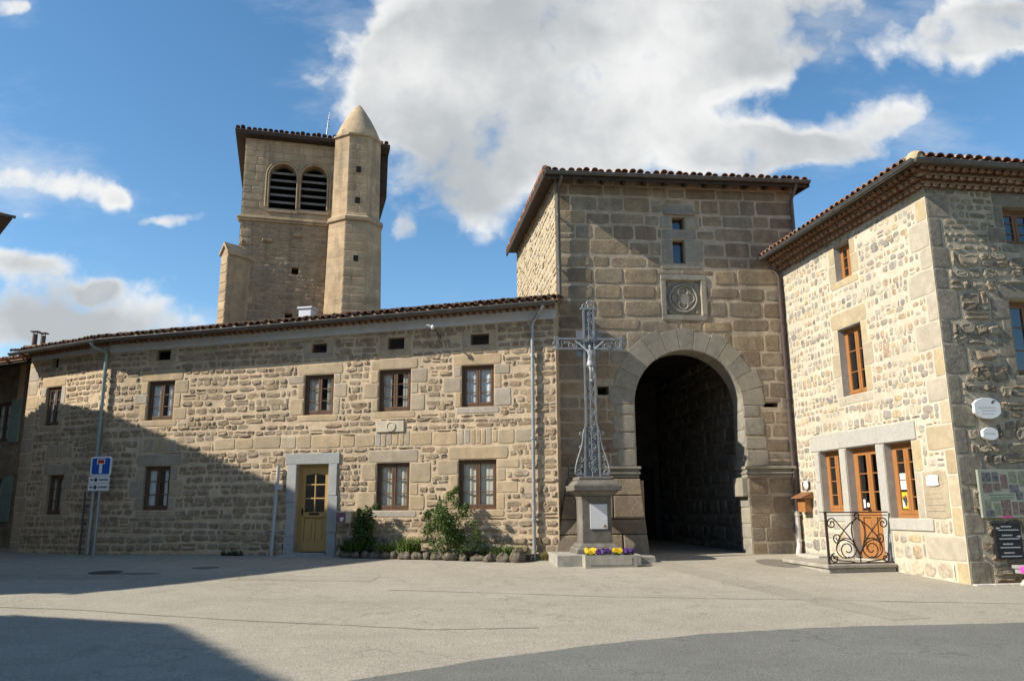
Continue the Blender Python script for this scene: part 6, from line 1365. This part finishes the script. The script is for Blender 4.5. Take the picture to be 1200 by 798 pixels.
def seam(pts, wd):
    fine = []
    for i in range(len(pts) - 1):
        for k in range(14): t = k / 14; fine.append(tuple(pts[i][j] + (pts[i + 1][j] - pts[i][j]) * t + RNG.uniform(-.012, .012) for j in (0, 1)))
    structure(strip_on_ground('asphalt_seam', fine, [(p[0] + RNG.uniform(0, .006), p[1] - wd * RNG.uniform(.5, 1.3)) for p in fine], 'seam_tar', .0045))
M['seam_tar'] = asphalt_mat('old_seam', (.245, .22, .178), (.285, .255, .205), .3, 60)
seam([(-9.5, 13.0), (-6.4, 12.4), (-3.6, 11.4), (-1.0, 10.6), (.4, 10.7)], .06)
seam([(2.9, 16.6), (3.05, 14.5), (3.3, 13.2)], .035)
seam([(-2.2, 14.4), (1.5, 13.3), (5.2, 12.9), (9.5, 11.9)], .03)
def trench(x0, y0, x1, y1, wd):
    n = 24; a = [(x0 + (x1 - x0) * i / n, y0 + (y1 - y0) * i / n) for i in range(n + 1)]; L = math.hypot(x1 - x0, y1 - y0); nx, ny = (y1 - y0) / L * wd, -(x1 - x0) / L * wd
    structure(strip_on_ground('asphalt_repair', a, [(p[0] + nx, p[1] + ny) for p in a], 'repair_asphalt', .0035))
M['repair_asphalt'] = asphalt_mat('repair_asphalt', (.288, .258, .206), (.34, .308, .248), .34, 48)
trench(-14, 17.6, -2.6, 16.2, .7); trench(3.4, 18.6, 5.6, 11.2, .6)

# ------------------------------------------------------------------ neighbouring houses round the square
def neighbour(name, label, F, outline, depth, ridge_slopes, wins, wall='plaster', door=None, over=.35, reveal=.15):
    root = thing(name, label, 'house', F.pt((outline[0][0] + outline[1][0]) / 2, 0, -.5))
    mb = MB(); n = len(outline)
    holes = [(a, b, c, d, reveal) for a, b, c, d in wins]
    u0, u1 = outline[0][0], outline[1][0]
    zmin = min(o[1] for o in outline[2:])
    sheet(mb, F, u0, u1, -.5, zmin, holes, None, 0, reveal)
    mb.poly(F, [(u0, zmin, 0)] + [(u1, zmin, 0)] + [(*o, 0) for o in outline[2:] if o[1] > zmin + .01], 0)
    for i in range(n):
        a, b = outline[i], outline[(i + 1) % n]; mb.quad(F, (*a, 0), (*b, 0), (*b, -depth), (*a, -depth), 0)
    mb.add([F.pt(*o, -depth) for o in outline], [tuple(range(n - 1, -1, -1))], 0)
    mb.build('wall', wall, root)
    mb = MB()
    for (a, b) in ridge_slopes:      # roof planes from eave a to ridge b
        d = np.array([b[0] - a[0], b[1] - a[1]]); L = np.linalg.norm(d); e = d / L; nrm = np.array([-e[1], e[0]]); nrm = nrm if nrm[1] > 0 else -nrm
        a_ = np.array(a) - e * .25
        P = [a_, np.array(b)]; Q = [p + nrm * .10 for p in P]
        mb.hull8([F.pt(*P[0], .2), F.pt(*P[1], .2), F.pt(*P[1], -depth - .2), F.pt(*P[0], -depth - .2), F.pt(*Q[0], .2), F.pt(*Q[1], .2), F.pt(*Q[1], -depth - .2), F.pt(*Q[0], -depth - .2)], 1)
        eu = -F.n; es = F.u * e[0] + np.array([0, 0, 1.]) * e[1]
        tiles(mb, F.pt(*Q[0], .22) + np.array([0, 0, .02]), eu, es, depth + .4, L + .25, .24, .42, 0, .82, .105)
    if ridge_slopes: mb.build('roof', ['tile', 'eave_wood'], root)
    for (a, b, c, d) in wins: casement(F, a, b, c, d, -.08, root)
    if door: mb = MB(); a, b, c, d = door; mb.box(F, a, b, c, d, .0, .05); [mb.box(F, a + .08 + k * (b - a - .1) / 2, a + .02 + (k + 1) * (b - a - .1) / 2, c + .1 + j * 1.0, c + .95 + j * 1.0, .05, .065) for k in range(2) for j in range(2)]; mb.build('door', 'wood_brown', root, bevel=.01)
    return root
H1 = Fr((-18.89, 10.93, 0), 78.7)
neighbour('gabled_house', 'ochre rendered gabled house at the left side of the square, out of the picture', H1, [(0, 0), (11.15, 0), (11.15, 6.95), (4.36, 12.22), (0, 8.88)], 6, [((0, 8.88), (4.36, 12.22)), ((11.15, 6.95), (4.36, 12.22))], [(1.2, 2.2, 1.3, 2.8), (6.4, 7.4, 1.3, 2.8), (1.4, 2.3, 4.6, 6.0), (6.3, 7.2, 4.6, 6.0), (3.9, 4.8, 4.6, 6.0)], door=(3.8, 4.9, .2, 2.5))
H2 = Fr((-16.0, 9.0, 0), 214.8)
neighbour('steep_roofed_house', 'tall rendered house with a steep roof left of the viewpoint, out of the picture', H2, [(0, 0), (9.8, 0), (9.8, 6.75), (4.9, 11.75), (0, 6.75)], 19, [((0, 6.75), (4.9, 11.75)), ((9.8, 6.75), (4.9, 11.75))], [(1.5, 2.5, 1.2, 2.7), (6.8, 7.8, 1.2, 2.7), (1.5, 2.5, 4.2, 5.7), (6.8, 7.8, 4.2, 5.7)])
neighbour('sky_block_house', 'added house behind the viewpoint that blocks sky light, out of the picture', Fr((16.0, -9.0, 0), 180), [(0, 0), (19, 0), (19, 8.2), (0, 8.2)], 9, [], [(k, k + 1.0, v, v + 1.5) for k in (2, 6, 10.5, 14.5) for v in (1.2, 4.6)])  # unseen house added to cut the sky fill in the shadows
# house at the left edge: dark front set back beside the bent end, with a green shutter
H3 = Fr(FL2.pt(-9.6, 0, -1.3), -27.0)
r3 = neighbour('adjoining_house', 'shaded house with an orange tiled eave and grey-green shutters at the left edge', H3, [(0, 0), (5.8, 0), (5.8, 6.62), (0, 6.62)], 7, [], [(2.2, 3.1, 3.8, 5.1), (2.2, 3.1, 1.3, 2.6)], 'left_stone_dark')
def adj_roof():
    mb = MB(); es = -H3.n + np.array([0, 0, .25]); tiles(mb, H3.pt(-.2, 6.1, 1.45), H3.u, es, 6.1, 7, .2, .36); mb.hull8([H3.pt(-.2, 5.98, 1.4), H3.pt(5.9, 5.98, 1.4), H3.pt(5.9, 7.3, -4), H3.pt(-.2, 7.3, -4), H3.pt(-.2, 6.06, 1.4), H3.pt(5.9, 6.06, 1.4), H3.pt(5.9, 7.4, -4), H3.pt(-.2, 7.4, -4)], 1)
    mb.build('roof', ['tile', 'eave_wood'], r3)
    for (c, d) in ((3.75, 5.15), (1.25, 2.65)):
        mb = MB(); mb.box(H3, 3.15, 3.7, c, d, .02, .06); [mb.box(H3, 3.19, 3.66, c + .05 + k * .11, c + .13 + k * .11, .06, .075) for k in range(12)]; mb.build('shutter', 'shutter', r3)
adj_roof()
# tall house behind, only its dark eave corner shows at the left edge
H4 = Fr((-19.3, 28.4, 0), 190)
H4 = Fr((-27.55, 20.74, 0), 42)
r4 = thing('tall_house', 'tall house whose dark eave corner shows high at the left edge of the picture', 'house', (-24, 29, .4))
def tall():
    F = H4; mb = MB(); U1 = 10.9
    sheet(mb, F, 0, U1, 0, 12.3, [(8.2, 9.1, 8.6, 10, .15), (5.5, 6.4, 8.6, 10, .15), (8.2, 9.1, 5.2, 6.6, .15)], None, 0)
    mb.quad(F, (U1, 0, 0), (U1, 0, -9), (U1, 12.3, -9), (U1, 12.3, 0)); mb.quad(F, (0, 0, -9), (0, 0, 0), (0, 12.3, 0), (0, 12.3, -9)); mb.quad(F, (U1, 0, -9), (0, 0, -9), (0, 12.3, -9), (U1, 12.3, -9)); mb.build('wall', 'plaster', r4)
    mb = MB(); E = [F.pt(-.6, 12.35, .6), F.pt(U1 + .62, 12.35, .6), F.pt(U1 + .62, 12.35, -9.6), F.pt(-.6, 12.35, -9.6)]; R0, R1 = F.pt(4, 14.6, -4.5), F.pt(U1 - 4, 14.6, -4.5)
    mb.add(E + [R0, R1], [(0, 1, 5, 4), (1, 2, 5), (2, 3, 4, 5), (3, 0, 4)], 0); dn = np.array([0, 0, -.14]); mb.add([e + dn for e in E], [(3, 2, 1, 0)], 1); mb.add(E + [e + dn for e in E], [(i, 4 + i, 4 + (i + 1) % 4, (i + 1) % 4) for i in range(4)], 1); mb.build('roof', ['tile_dark', 'eave_wood'], r4)
    mb = MB(); gutter(mb, F.pt(-.6, 12.3, .68), F.pt(U1 + .7, 12.3, .68), .08); mb.build('gutter', 'zinc_dark', r4)
    for q in ((8.2, 9.1, 8.6, 10), (5.5, 6.4, 8.6, 10), (8.2, 9.1, 5.2, 6.6)): casement(F, *q, -.08, r4)
tall()
# paired chimney pots seen over the roof at the left
def pots():
    c = np.array([-15.85, 26.0, 0]); rt = thing('chimney_stack', 'small chimney stack with two dark capped pots above the left roof', 'chimney', (c[0], c[1], 6.0))
    mb = MB(); mb.box(W0, c[0] - .35, c[0] + .35, 5.0, 6.95, -c[1] - .25, -c[1] + .25); mb.build('stack', 'plaster', rt, bevel=.02)
    for k, (dx, h) in enumerate(((-.14, .42), (.14, .36))):
        mb = MB(); mb.lathe((c[0] + dx, c[1], 6.95), [(.08, 0), (.075, h)], 12); mb.tube([(c[0] + dx - .06, c[1], 6.95 + h), (c[0] + dx - .06, c[1], 7.02 + h)], .012, 6); mb.tube([(c[0] + dx + .06, c[1], 6.95 + h), (c[0] + dx + .06, c[1], 7.02 + h)], .012, 6); mb.box(W0, c[0] + dx - .13, c[0] + dx + .13, 7.02 + h, 7.05 + h, -c[1] - .1, -c[1] + .1); mb.build('pot', 'pipe_brown', rt)
pots()
